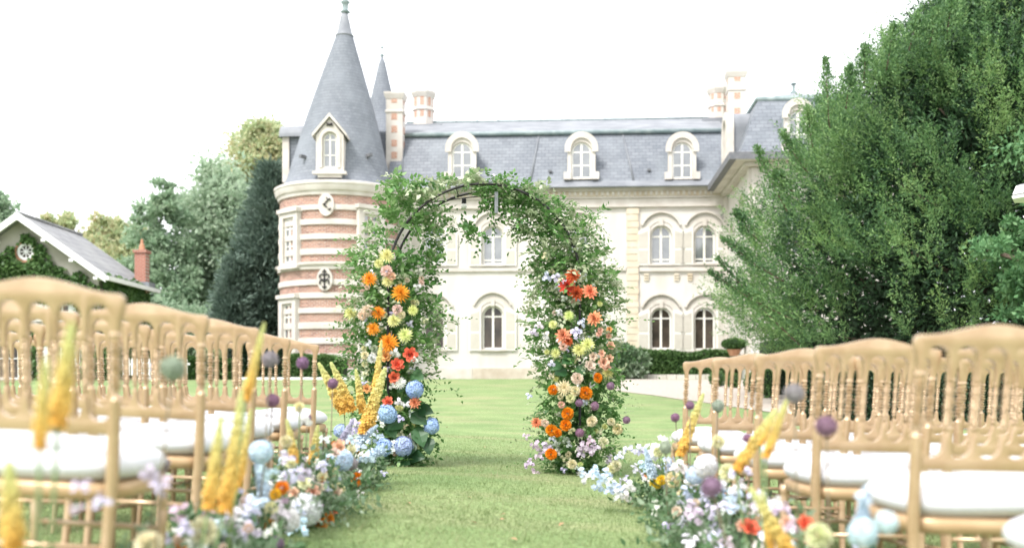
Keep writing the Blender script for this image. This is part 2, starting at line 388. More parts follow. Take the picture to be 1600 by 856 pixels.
# mown grass blades in the near field (nobody could count them)
n = 230000
yy = 2.6 + (13.5-2.6)*rng.random(n)**1.15; xx = (rng.random(n)*2-1)*(.52*yy+.3)
xx = np.where(yy > 7, xx*.9, xx)
keep = rng.random(n) < np.clip(1.25 - (yy-8)/9, .25, 1); xx, yy = xx[keep], yy[keep]; n = len(xx)
Pp = np.stack([xx, yy, gz(xx, yy)-.002], 1)
Dd = np.stack([rng.normal(0, .55, n), rng.normal(0, .55, n), np.ones(n)], 1)
V, Fa = leaves(Pp, Dd, .012+.018*rng.random(n), .0028+.0015*rng.random(n), 'tri')
npmesh('grass', V, Fa, 'blade', kind='stuff'); tag(bpy.data.objects['grass'], 'short mown grass with straw-coloured patches down the aisle', 'grass')
bpy.data.objects['grass']['kind'] = 'stuff'
nt_ = 900; ty = 2.8+10*rng.random(nt_)**1.2; tx = (rng.random(nt_)*2-1)*(.45*ty)
k_ = 9; Pt = np.repeat(np.stack([tx, ty, gz(tx, ty)], 1), k_, 0)+np.concatenate([rng.normal(0, .018, (nt_*k_, 2)), np.zeros((nt_*k_, 1))], 1)
Vt, Ft = leaves(Pt, np.stack([rng.normal(0, .8, nt_*k_), rng.normal(0, .8, nt_*k_), np.ones(nt_*k_)], 1), .03+.03*rng.random(nt_*k_), .0045, 'tri')
tag(npmesh('grass_tufts', Vt, Ft, 'blade', kind='stuff'), 'longer tufts of grass scattered through the mown lawn', 'grass')
# ------------------------------------------------------------------ chateau
TH = R(3.7); cT, sT = math.cos(TH), math.sin(TH); GB = 1.0
chateau = empty('chateau', (0, 48, GB), -TH, 'cream chateau with grey mansard roof, striped brick corner tower and arched shuttered windows', 'chateau')
def L(px, py, yl=0.):
    a = (px-800)/F; b = (HY-py)/F
    t = (yl + 48*cT)/(a*sT + cT)
    return (a*t)*cT - (t-48)*sT, CZ + b*t - GB
def archpoly(x0, x1, z0, z1, n=12):
    """rectangle with a round head; z1 is the crown of the arch"""
    r = (x1-x0)/2; cx = (x0+x1)/2; zs = z1 - r
    return [(x0, z0), (x1, z0)] + [(cx + r*math.cos(PI*i/n), zs + r*math.sin(PI*i/n)) for i in range(n+1)]
def inset_arch(x0, x1, z0, z1, d): return archpoly(x0+d, x1-d, z0+d, z1-d)
def arched_window(parent, x0, x1, z0, z1, y, gl, bars=(.3,), low=None, name='window', fw=.075, dist=True):
    """outer frame, centre stile and bars with each pane a part of its own"""
    w_ = MB(); w_.prism(archpoly(x0, x1, z0, z1, 14), y, y+.07, [inset_arch(x0, x1, z0, z1, fw)])
    cx = (x0+x1)/2; st = .10 if x1-x0 > .8 else .07
    w_.box(cx-st/2, cx+st/2, y-.012, y+.066, z0+fw*.9, z1-fw*.8)
    zs = z1-(x1-x0)/2
    hb = [zs-.02] + [z0+(zs-z0)*b for b in bars]
    for z in hb: w_.box(x0+fw*.9, x1-fw*.9, y-.006, y+.062, z-.03, z+.03)
    o = w_.build(name, 'joinery', parent)
    zc = sorted([z0+fw] + hb + [z1-fw*.6])
    for side in (0, 1):
        a, b = (x0+fw*.95, cx-st*.5+.005) if side == 0 else (cx+st*.5-.005, x1-fw*.95)
        for i in range(len(zc)-1):
            p_ = MB(); l, h = zc[i], zc[i+1]
            if i == len(zc)-2:
                r = (x1-x0)/2-fw*.9; pts = [(cx + (-1 if side == 0 else 1)*r*math.cos(PI/2*k/6), zs-.02 + r*math.sin(PI/2*k/6)) for k in range(7)]
                inner = cx + (-st*.45 if side == 0 else st*.45)
                pts = [(inner, zs-.02)] + pts
                pts[-1] = (inner, pts[-1][1])
                p_.prism(pts, y+.03, y+.045)
            else: p_.box(a, b, y+.03, y+.045, l, h)
            p_.build('pane', gl, o)
    return o
# --- main wall with its openings
fx0, _ = L(600, 590); fx1, _ = L(1135, 590)
ztop = L(900, 296)[1]
wins = []      # px centre, half width px, top, bottom, floor
for cx_, (t1, b1), (t0, b0) in ((678, (352, 414), (479, 546)), (770, (352, 414), (477, 546)), (905, (352, 414), (478, 546)), (1033, (352, 413), (480, 546)), (1101, (352, 412), (480, 547))):
    wins += [(cx_, 16.5, t1, b1, 1), (cx_, 16.5, t0, b0, 0)]
holes = []; wr = []
for cx_, hw, t_, b_, fl in wins:
    xa, za = L(cx_-hw, b_); xb, zb = L(cx_+hw, t_)
    holes.append(archpoly(xa, xb, za, zb, 14)); wr.append((xa, xb, za, zb, fl, cx_))
wl = MB(); wl.prism([(fx0, 0), (fx1, 0), (fx1, ztop), (fx0, ztop)], 0, .38, holes)
wl.build('wall', 'plaster', chateau)
MB().box(fx0, fx1, 10, 10.3, 0, ztop).build('wall', 'plaster', chateau)
MB().box(fx0, fx0+.3, .39, 9.99, 0, ztop).build('wall', 'plaster', chateau)
MB().box(fx0+.31, fx1, .385, 9.98, ztop*.5-.12, ztop*.5+.12).build('floor_slab', 'plaster', chateau)
for xa, xb, za, zb, fl, cx_ in wr:
    arched_window(chateau, xa+.005, xb-.005, za+.02, zb-.005, .16, 'glass_up' if fl else 'glass', (.16,) if fl else ())
    cxx = (xa+xb)/2; r = (xb-xa)/2; zs = zb-r
    # round-headed stone surround and the segmental hood above it
    m_ = MB(); m_.band(cxx, zs, r+.01, r+.13, 0, PI, -.035, .02, 16); m_.band(cxx, zs, r+.17, r+.44, R(14), R(166), -.05, .02, 16)
    m_.box(cxx-.09, cxx+.09, -.10, -.052, zb-.03, zb+.30); m_.build('arch_moulding', 'stone', chateau)
    hood = MB(); hr = .96*(1.03); hz = zb+.66-hr
    hood.band(cxx, hz, hr-.09, hr, R(20), R(160), -.17, -.002, 16); hood.build('hood_moulding', 'stone', chateau)
    for sx in (-1, 1):     # open shutters lying back on the wall
        a = cxx+sx*(r+.05); b = cxx+sx*(r+.62); a, b = min(a, b), max(a, b)
        ztp = zs+.22
        cut = .30
        if sx < 0: poly = [(a, za-.05), (b, za-.05), (b, ztp+.15)] + [(b-.57*math.sin(PI/2*k/6)*.98, ztp+.15-cut*(1-math.cos(PI/2*k/6))) for k in range(1, 7)] + [(a, ztp-.15)]
        else: poly = [(a, za-.05), (b, za-.05), (b, ztp-.15)] + [(a+.57*math.cos(PI/2*k/6)*.98, ztp+.15-cut*(1-math.sin(PI/2*k/6))) for k in range(0, 6)] + [(a, ztp+.15)]
        sh = MB().prism(poly, -.10, -.06).build('shutter', 'joinery', chateau)
        H = ztp-.16-(za-.05); zz = za+.03
        for k, (f0, f1) in enumerate(((0, .47), (.50, .97))):
            MB().box(a+.07, b-.07, -.112, -.098, zz+H*f0, zz+H*f1-.06).build('panel', 'shutter', sh)
        px_ = [(a+.07, ztp-.20), (b-.07, ztp-.20), (b-.07, ztp+(.02 if sx < 0 else -.14)), (a+.07, ztp+(-.14 if sx < 0 else .02))]
        MB().prism(px_, -.112, -.098).build('panel', 'shutter', sh)
    MB().box(xa-.12, xb+.12, -.14, .15, za-.07, za+.012).build('sill', 'stone', chateau)
# plinth, string courses, cornice, dentils
for xa_, xb_, col_ in ((fx0+.01, L(738, 0)[0], 'stone'), (L(738.4, 0)[0], L(840, 0)[0], 'plinth'), (L(840.4, 0)[0], fx1-.01, 'plinth')):
    MB().box(xa_, xb_, -.07, -.001, -.3, L(800, 575)[1]).build('plinth', col_, chateau)
MB().box(fx0+.01, L(978, 0)[0], -.10, -.002, L(800, 424)[1], L(800, 419)[1]).build('string_course', 'stone', chateau)
MB().box(L(999, 0)[0], fx1-.01, -.12, -.002, L(1060, 424)[1], L(1060, 418)[1]).build('string_course', 'stone', chateau)
MB().box(L(999, 0)[0], fx1-.01, -.11, -.002, L(1060, 555)[1], L(1060, 550)[1]).build('string_course', 'stone', chateau)
for px_ in (1010, 1057, 1078, 1122):
    x_, _ = L(px_, 0)
    for k, s_ in enumerate((.20, .15, .10)):
        MB().box(x_-.11, x_+.11, -s_*.6, -.001, L(px_, 427.5+4*k+3)[1], L(px_, 427.5+4*k)[1]).build('bracket', 'stone_warm', chateau)
cn = MB()
for p0, p1, d in ((296, 299, .42), (299.4, 301, .34), (309, 311.5, .20), (321, 325, .16)):
    cn.box(fx0, fx1-.02, -d, -.002, L(900, p1)[1], L(900, p0)[1])
cn.build('cornice', 'stone', chateau)
MB().box(fx0, fx1-.02, -.13, -.001, L(900, 320.8)[1], L(900, 311.8)[1]).build('frieze', 'stone', chateau)
dn = MB(); x = L(640, 0)[0]
while x < fx1-.3: dn.box(x, x+.11, -.27, -.20, L(900, 307.5)[1], L(900, 301.3)[1]); x += .25
MB().box(fx0, fx1-.02, -.195, -.001, L(900, 308.8)[1], L(900, 301.2)[1]).build('dentil_bed', 'stone_warm', chateau)
dn.build('dentil_course', 'stone', chateau)['kind'] = 'stuff'
# quoin pilaster, block by block
qa, qb = L(979, 0)[0], L(998, 0)[0]; z0, z1 = L(988, 574)[1], L(988, 325)[1]; nq = 24
for i in range(nq):
    h = (z1-z0)/nq
    MB().box(qa+(.0 if i % 2 else .03), qb-(.0 if i % 2 else .03), -.11, -.003, z0+h*i+.012, z0+h*(i+1)-.012).build('quoin', 'stone_warm', chateau)
MB().box(qa-.02, qb+.02, -.05, -.0015, z0, z1).build('pilaster', 'stone', chateau)

# --- roof
def slab(name, pts, m, parent, th=.12):
    """roof plane from four (x, y, z) points, given thickness along its own normal"""
    p = [Vector(q) for q in pts]; n_ = (p[1]-p[0]).cross(p[3]-p[0]).normalized()
    mb = MB(); k = len(p); mb.add(p + [q - n_*th for q in p], [tuple(range(k)), tuple(reversed(range(k, 2*k)))] + [(i, i+k, (i+1) % k+k, (i+1) % k) for i in range(k)])
    return mb.build(name, m, parent)
ze = ztop; zr0 = L(900, 283, -.1)[1]; yr1 = 1.35; zr1 = L(900, 209, yr1)[1]; yrg = 5.2; zrg = L(900, 188.5, yrg)[1]
rx0, rx1 = L(606, 0)[0], L(1142, 0)[0]
slab('eaves_flashing', [(rx0, -.62, ze+.01), (fx1-.03, -.62, ze+.01), (fx1-.03, -.06, zr0), (rx0, -.06, zr0)], 'zinc', chateau, .06)
slab('mansard_slope', [(rx0, -.05, zr0), (rx1, -.05, zr0), (rx1, yr1, zr1), (rx0, yr1, zr1)], 'slate', chateau)
MB().tube([(rx0, yr1-.10, zr1+.03), (rx1, yr1-.10, zr1+.03)], .11, 8).build('gutter', 'copper', chateau, smooth=True)
MB().box(rx0, rx1, yr1-.02, yr1+.2, zr1-.02, zr1+.16).build('gutter_board', 'zinc', chateau)
slab('upper_roof', [(rx0, yr1, zr1+.165), (rx1, yr1, zr1+.165), (rx1, yrg, zrg), (rx0, yrg, zrg)], 'zinc', chateau)
slab('upper_roof', [(rx0, yrg+.01, zrg), (rx1, yrg+.01, zrg), (rx1, 9.4, zr1+.1), (rx0, 9.4, zr1+.1)], 'zinc', chateau)
slab('mansard_slope', [(rx0, 9.41, zr1+.1), (rx1, 9.41, zr1+.1), (rx1, 10.5, zr0), (rx0, 10.5, zr0)], 'slate', chateau)
slab('mansard_end', [(rx0-.01, -.04, zr0), (rx0-.01, 1.35, zr1), (rx0-.01, 9.4, zr1), (rx0-.01, 10.5, zr0)], 'slate_side', chateau, .05)
MB().tube([(rx0, yrg, zrg+.02), (rx1, yrg, zrg+.02)], .07, 6).build('ridge_roll', 'copper', chateau, smooth=True)
rl = MB(); x = rx0+.4
while x < rx1: rl.tube([(x, yrg, zrg+.03), (x+.05, yrg, zrg+.03)], .10, 6); x += 1.1
rl.build('ridge_clips', 'copper', chateau)['kind'] = 'stuff'
sl = lambda py: ((py-283)/(209-283))     # position up the slope
def onslope(px, py, lift=.02):
    y = -.05 + (yr1+.05)*sl(py); x_, z_ = L(px, py, y); return Vector((x_, y-lift, zr0 + (zr1-zr0)*sl(py) + lift*.3))
for a, b in (((829, 282), (842, 211)), ((990, 282), (973, 211)), ((629, 282), (629, 211))):
    MB().tube([onslope(*a), onslope(*b)], .045, 6).build('hip_flashing', 'zinc', chateau, smooth=True)
for a in ((1014, 268), (748, 262), (860, 268)):
    q = onslope(*a); MB().box(q.x-.08, q.x+.08, q.y-.12, q.y+.1, q.z-.05, q.z+.05).build('snow_guard', 'lead', chateau)
def dormer(parent, pxc, yl, pt, pb, hw, gw, gt, gb, wz=None):
    """arched stone dormer: surround, zinc barrel roof behind, window with panes; a part with sub-parts"""
    xc, zt = L(pxc, pt, yl); _, zb = L(pxc, pb, yl)
    sX = (L(pxc+10, pt, yl)[0]-xc)/10; hw *= sX; gw *= sX
    zgt = L(pxc, gt, yl)[1]; zgb = L(pxc, gb, yl)[1]
    d = MB(); d.prism(archpoly(xc-hw*.84, xc+hw*.84, zb, zt, 16), yl, yl+.25, [archpoly(xc-gw, xc+gw, zgb, zgt, 14)])
    o = d.build('dormer', 'stone', parent)
    zs = zt-hw*.84
    s_ = MB(); s_.band(xc, zs, hw*.84-.16, hw, 0, PI, yl-.09, yl-.004, 18); s_.box(xc-hw, xc-hw*.66, yl-.09, yl-.004, zs-.16, zs); s_.box(xc+hw*.66, xc+hw, yl-.09, yl-.004, zs-.16, zs)
    s_.build('surround', 'stone', o)
    MB().box(xc-hw*1.06, xc-hw*.62, yl-.12, yl+.1, zb-.02, zb+.32).build('console', 'stone', o); MB().box(xc+hw*.62, xc+hw*1.06, yl-.12, yl+.1, zb-.02, zb+.32).build('console', 'stone', o)
    bk = MB(); bk.prism(archpoly(xc-hw*.8, xc+hw*.8, zb+.05, zt-.04, 16), yl+.2, yl+1.7); bk.build('barrel_roof', 'copper', o)
    gwid = gw-.01
    f = MB(); f.prism(archpoly(xc-gwid, xc+gwid, zgb+.01, zgt-.01, 14), yl+.09, yl+.13, [archpoly(xc-gwid+.07, xc+gwid-.07, zgb+.08, zgt-.08, 14)])
    f.box(xc-.045, xc+.045, yl+.08, yl+.128, zgb+.06, zgt-.06); zs2 = zgt-gwid
    for z in (zs2, (zs2+zgb)/2): f.box(xc-gwid+.06, xc+gwid-.06, yl+.084, yl+.126, z-.03, z+.03)
    f.build('window_frame', 'joinery', o)
    for sx in (-1, 1):
        a, b = sorted((xc+sx*.04, xc+sx*(gwid-.065)))
        for l, h in ((zgb+.07, (zs2+zgb)/2), ((zs2+zgb)/2, zs2)): MB().box(a, b, yl+.10, yl+.115, l, h).build('pane', 'glass_up', o)
        pts = [(xc+sx*.04, zs2)] + [(xc+sx*(gwid-.06)*math.cos(PI/2*k/6), zs2+(gwid-.06)*math.sin(PI/2*k/6)) for k in range(7)]; pts[-1] = (xc+sx*.04, pts[-1][1])
        MB().prism(pts, yl+.10, yl+.115).build('pane', 'glass_up', o)
    return o
for c_ in (722, 908.5, 1066): dormer(chateau, c_, -.12, 210.5, 280, 26, 16, 222, 279)
# --- chimneys
def chimney(px0, px1, pt, pb, yl, sides, panels):
    xa, zt = L(px0, pt, yl); xb, zb = L(px1, pb, yl); w_ = xb-xa; xc = (xa+xb)/2; r = w_/2*.80
    seg = sides; off = PI/sides; k = 1/math.cos(PI/sides) if sides == 4 else 1.0
    def ring(prof):
        m_ = MB(); vs = [] 
        m_.lathe([(rr*k, zz) for rr, zz in prof], seg, 0, 0, True, off, off+2*PI); return m_
    H = zt-zb
    st = ring([(r, zb), (r, zt-.25)]).build('chimney', 'stone', chateau, loc=(xc, yl+r, 0))
    ring([(r+.02, zt-.33), (r*1.24, zt-.10), (r*1.25, zt), (r*.9, zt+.002)]).build('chimney_cap', 'stone', st)
    ring([(r+.01, zt-1.02), (r*1.12, zt-.97), (r*1.12, zt-.90), (r+.01, zt-.86)]).build('chimney_ring', 'stone', st)
    for pz in panels:
        zc = L(px0, pz, yl)[1]
        if sides == 4: 
            MB().box(-r*.36, r*.36, -r-.012, -r+.03, zc-.16, zc+.16).build('brick_inset', 'brick_flat', st)
            MB().box(r-.03, r+.012, -r*.36, r*.36, zc-.16, zc+.16).build('brick_inset', 'brick_flat', st)
            MB().box(-r-.012, -r+.03, -r*.36, r*.36, zc-.16, zc+.16).build('brick_inset', 'brick_flat', st)
        else:
            ap = r*math.cos(PI/sides)
            for j in range(sides):
                a = off + PI/sides + 2*PI*j/sides
                if math.sin(a) > .3: continue
                mb = MB(); mb.M = Matrix.Rotation(a, 4, 'Z'); mb.box(ap-.03, ap+.012, -r*.17, r*.17, zc-.22, zc+.22); mb.build('brick_inset', 'brick_flat', st)
chimney(600, 632, 144, 272, .6, 4, (156, 182, 202, 224, 243))
chimney(639, 679.5, 141, 200, 4.6, 8, (157, 175))
chimney(1105, 1143, 135, 190, 4.3, 8, (147, 167))
chimney(1135, 1169, 110, 200, 2.6, 4, (122, 150, 174))
MB().box(L(1098, 0, 4)[0], L(1146, 0, 4)[0], 4.0, 6.2, L(1100, 200, 4)[1], L(1100, 184, 4)[1]).build('chimney_base', 'zinc', chateau)
MB().box(L(632, 0, 4)[0], L(690, 0, 4)[0], 4.2, 6.2, L(640, 206, 4)[1], L(640, 193, 4)[1]).build('chimney_base', 'zinc', chateau)

# --- right pavilion, standing forward of the main wall
vx0 = 9.95; vx1 = 15.6; vy0 = -6.3; vz = 9.3
sh_ = []
for yy0, yy1, zz0, zz1 in ((-5.0, -3.9, L(1151, 349, -4.4)[1], L(1151, 306, -4.4)[1]), (-5.0, -3.9, 1.0, 3.4), (-2.4, -1.3, 1.0, 3.4), (-2.4, -1.3, 4.9, 6.9)):
    sh_.append((yy0, yy1, zz0, zz1))
sw = MB(); sw.M = Matrix(((0, 1, 0, vx0), (1, 0, 0, 0), (0, 0, 1, 0), (0, 0, 0, 1)))
sw.prism([(vy0, 0), (-.005, 0), (-.005, vz), (vy0, vz)], 0, .35, [archpoly(a, b, c, d) for a, b, c, d in sh_]); sw.build('side_wall', 'plaster', chateau)
for a, b, c, d in sh_:
    mm = MB(); mm.M = sw.M; mm.prism(archpoly(a+.01, b-.01, c+.01, d-.01), .15, .21, [inset_arch(a, b, c, d, .09)]); mm.box((a+b)/2-.04, (a+b)/2+.04, .14, .2, c+.05, d-.07)
    wo = mm.build('window', 'joinery', chateau)
    mm = MB(); mm.M = sw.M; mm.prism(inset_arch(a, b, c, d, .07), .18, .195); mm.build('pane', 'glass_up', wo)
    mm = MB(); mm.M = sw.M; mm.band((a+b)/2, d-(b-a)/2, (b-a)/2+.02, (b-a)/2+.20, 0, PI, -.06, .02); mm.build('arch_moulding', 'stone', chateau)
fh = [(11.0, 12.1, 4.9, 7.2), (13.3, 14.4, 4.9, 7.2), (11.0, 12.1, .7, 3.3), (13.3, 14.4, .7, 3.3)]
MB().prism([(vx0, 0), (vx1, 0), (vx1, vz), (vx0, vz)], vy0-.004, vy0-.38, [archpoly(*h) for h in fh]).build('pavilion_wall', 'plaster', chateau)
for h in fh: arched_window(chateau, h[0]+.01, h[1]-.01, h[2]+.01, h[3]-.01, vy0-.2, 'glass_up' if h[2] > 3 else 'glass', (.2,))
MB().box(vx1-.3, vx1, vy0+.01, 9, 0, vz).build('wall', 'plaster', chateau)
zc0 = L(1150, 259, vy0)[1]; zc1 = L(1150, 240, vy0-.8)[1]
for i, (d, za, zb) in enumerate(((.30, zc0-.15, zc0-.01), (.52, zc0+.14, zc0+.24), (.68, zc0+.25, zc1-.30))):
    m_ = MB(); m_.box(vx0-d, vx1+d, vy0-.38-d, vy0-.39, za, zb); m_.build('cornice', 'stone', chateau)
    m_ = MB(); m_.box(vx0-d, vx0-.005, vy0-.385, -.02, za, zb); m_.build('cornice', 'stone', chateau)
MB().box(vx0-.12, vx1+.12, vy0-.5, vy0-.385, zc0, zc0+.13).build('frieze', 'stone_warm', chateau)
MB().box(vx0-.12, vx0-.004, vy0-.384, -.02, zc0, zc0+.13).build('frieze', 'stone_warm', chateau)
dn = MB(); x = vx0-.2
while x < vx1: dn.box(x, x+.15, vy0-.72, vy0-.52, zc0-.0, zc0+.13); x += .33
y = vy0-.2
while y < -.3: dn.box(vx0-.34, vx0-.125, y, y+.15, zc0, zc0+.13); y += .33
dn.build('dentil_course', 'stone', chateau)['kind'] = 'stuff'
MB().prism([(vx0-.0, 2.0), (vx0+.28, 2.0), (vx0+.28, zc0-.17), (vx0-.0, zc0-.17)], vy0-.45, vy0-.381).build('corner_pilaster', 'stone', chateau)
m_ = MB(); m_.box(vx0-.16, vx0-.004, -.42, -.13, 0, zc0-.17); m_.build('corner_pilaster', 'stone', chateau)
m_ = MB(); m_.box(vx0-.08, vx0-.002, vy0-.36, vy0+.1, 0, zc0-.17); m_.build('corner_pilaster', 'stone', chateau)
# eaves edge and the mansard of the pavilion
e0 = vx0-.95; e1 = vx1+.95; ey = vy0-1.1
MB().box(e0, e1, ey, ey+.5, zc1-.28, zc1).build('eaves_edge', 'lead', chateau)
MB().box(e0, e0+.5, ey+.501, -.7, zc1-.28, zc1).build('eaves_edge', 'lead', chateau)
yt = vy0+.75; zt = L(1190, 157, yt)[1]; tx0 = L(1184, 157, yt)[0]; tx1 = vx1-.8; bx0 = L(1156, 238, ey+.4)[0]; by0 = ey+.4
slab('mansard_slope', [(bx0, by0, zc1), (vx1+.5, by0, zc1), (tx1, yt, zt), (tx0, yt, zt)], 'slate', chateau)
slab('mansard_slope', [(bx0-.005, 3.5, zc1), (bx0-.005, by0, zc1), (tx0-.005, yt, zt), (tx0-.005, 3.5, zt)], 'slate_side', chateau)
slab('mansard_slope', [(vx1+.505, by0, zc1), (vx1+.505, 3.5, zc1), (tx1+.005, 3.5, zt), (tx1+.005, yt, zt)], 'slate_side', chateau)
MB().tube([(tx0, 3.5, zt+.05), (tx0, yt, zt+.05), (tx1, yt, zt+.05)], .12, 8).build('gutter', 'copper', chateau, smooth=True)
ax_ = (tx0+tx1)/2; ay = -1.9; az = L(1236, 146, ay)[1]
cap = MB(); cap.add([(tx0, yt, zt+.1), (tx1, yt, zt+.1), (tx1, 3.5, zt+.1), (tx0, 3.5, zt+.1), (ax_, ay, az)], [(0, 1, 4), (1, 2, 4), (2, 3, 4), (3, 0, 4)]); cap.build('upper_roof', 'zinc', chateau)
MB().lathe([(.18, az-.15), (.16, az+.05), (.07, az+.1), (.07, az+.35), (.16, az+.4), (.02, az+.5)], 8, ax_, ay).build('finial', 'copper', chateau)
dormer(chateau, 1247, vy0-.5, 158, 236, 25, 15, 172, 232)
# the pavilion's side dormer, seen edge-on over the main roof
pd = MB(); pd.M = Matrix(((0, 1, 0, 9.25), (1, 0, 0, 0), (0, 0, 1, 0), (0, 0, 0, 1)))
zd0, zd1 = zc1+.02, L(1145, 178, -4.0)[1]
pd.prism(archpoly(-4.9, -3.3, zd0, zd1, 14), 0, .3, [archpoly(-4.5, -3.7, zd0+.3, zd1-.3)]); o_ = pd.build('dormer', 'stone', chateau)
pd = MB(); pd.M = Matrix(((0, 1, 0, 9.25), (1, 0, 0, 0), (0, 0, 1, 0), (0, 0, 0, 1))); pd.prism(archpoly(-4.8, -3.4, zd0+.1, zd1-.05, 14), .28, 1.7); pd.build('barrel_roof', 'zinc', o_)

# --- striped corner tower
tw = Matrix.Rotation(TH, 4, 'Z') @ Vector(((530-800)/F*47.6, -.4, 0)); TX, TY = tw.x, tw.y; TR = 2.74
def fz(py, y=44.9): return CZ + (HY-py)/F*y - GB
tl = (TX, TY, 0)
MB().lathe([(TR-.05, -.3), (TR-.05, fz(300))], 72).build('tower_wall', 'brick', chateau, smooth=True, loc=tl, auto=30)
def rband(name, pa, pb, d, m='stone', prof=None):
    z0, z1 = fz(pb), fz(pa)
    return MB().lathe(prof or [(TR-.04, z0), (TR+d, z0+.01), (TR+d+.006, (z0+z1)/2), (TR+d, z1-.01), (TR-.04, z1)], 72, cap=False).build(name, m, chateau, smooth=True, loc=tl, auto=40)
for a, b in ((318, 328), (340.5, 351), (364, 374), (387, 398), (435, 445.5), (456, 466), (479.5, 489.5), (502.5, 514), (526.5, 537.5), (551, 561), (574, 600)):
    rband('stone_band', a+.6, b-.4, .02)
rband('string_course', 409, 421, .1, prof=[(TR-.04, fz(421)), (TR+.06, fz(420)), (TR+.07, fz(414)), (TR+.15, fz(413.5)), (TR+.17, fz(410.5)), (TR+.04, fz(409)), (TR-.04, fz(409))])
rband('tower_cornice', 283, 305, .2, prof=[(TR-.04, fz(304)), (TR+.03, fz(303.5)), (TR+.06, fz(298)), (TR+.12, fz(297)), (TR+.17, fz(293)), (TR+.20, fz(287.5)), (TR+.23, fz(287)), (TR+.23, fz(283.5)), (TR+.15, fz(282)), (TR-.3, fz(281.5))])
# cone, leaning a little as it stands
cone = MB(); pr = [(TR+.06, fz(283)), (2.58, fz(277.5)), (2.40, 9.15-.0), (1.98, 10.7), (1.66, 11.9), (1.28, 13.15), (.88, 14.4), (.62, 15.2), (.40, 15.9)]
cone.lathe(pr, 64, cap=False); lean = .036
cone.v = [Vector((v.x + max(0, v.z-9)*lean, v.y, v.z)) for v in cone.v]
cone.build('tower_roof', 'slate_cone', chateau, smooth=True, loc=tl)
lx_ = lambda z: TX + (z-9)*lean
MB().lathe([(.43, 15.86), (.43, 15.93), (.36, 16.0), (.20, 16.75), (.13, 17.0)], 24, lx_(16), TY).build('spire_tip', 'zinc', chateau, smooth=True)
MB().lathe([(.13, 16.95), (.24, 17.03), (.13, 17.12), (.15, 17.4), (.23, 17.48), (.10, 17.6), (.06, 18.2), (.02, 18.6)], 14, lx_(17), TY).build('finial', 'copper', chateau, smooth=True)
def tmat(px, py, d=0, z=None):
    """frame on the tower's skin at the point seen at px: local x along the wall, -y outwards"""
    s_ = max(-.96, min(.96, (px-530)/92.)); a = math.asin(s_)+TH+.167
    ca = Vector((math.sin(a), -math.cos(a), 0)); yw = 47.6 - TR*math.cos(a)
    zz = (CZ+(HY-py)/F*yw-GB) if z is None else z
    o = Vector((TX, TY, 0)) + ca*(TR+d)
    X = Vector((math.cos(a), math.sin(a), 0)); Y = -ca
    return Matrix(((X.x, Y.x, 0, o.x), (X.y, Y.y, 0, o.y), (0, 0, 1, zz), (0, 0, 0, 1))), yw
def tower_window(px, pt, pb, hw, arch=False):
    Mx, yw = tmat(px, pb, .03); H = (pb-pt)/F*yw
    m_ = MB(); m_.M = Mx; m_.prism([(-hw-.28, -.12), (hw+.28, -.12), (hw+.28, H+.22), (-hw-.28, H+.22)], -.07, .30, [[(-hw, 0), (hw, 0), (hw, H), (-hw, H)]]); o = m_.build('window', 'stone', chateau)
    m_ = MB(); m_.M = Mx; m_.box(-hw-.36, hw+.36, -.16, .2, H+.222, H+.40); m_.build('lintel', 'stone', o); m_ = MB(); m_.M = Mx; m_.box(-hw-.34, hw+.34, -.13, .2, -.26, -.122); m_.build('sill', 'stone', o)
    m_ = MB(); m_.M = Mx; m_.prism([(-hw+.01, .01), (hw-.01, .01), (hw-.01, H-.01), (-hw+.01, H-.01)], .06, .12, [[(-hw+.09, .09), (hw-.09, .09), (hw-.09, H-.09), (-hw+.09, H-.09)]])
    m_.box(-.04, .04, .05, .118, .05, H-.05); m_.box(-hw+.06, hw-.06, .054, .116, H*.74, H*.74+.07); m_.box(-hw+.06, hw-.06, .055, .115, H*.36, H*.36+.04); m_.build('window_frame', 'joinery', o)
    for a, b in ((-hw+.07, -.035), (.035, hw-.07)):
        for c, d in ((.07, H*.37), (.39*H, H*.75), (H*.79, H-.07)):
            m_ = MB(); m_.M = Mx; m_.box(a, b, .085, .10, c, d); m_.build('pane', 'glass_up', o)
tower_window(457, 340, 411, .40); tower_window(577, 336, 409, .40); tower_window(455, 474, 560, .40); tower_window(577, 474, 560, .40)
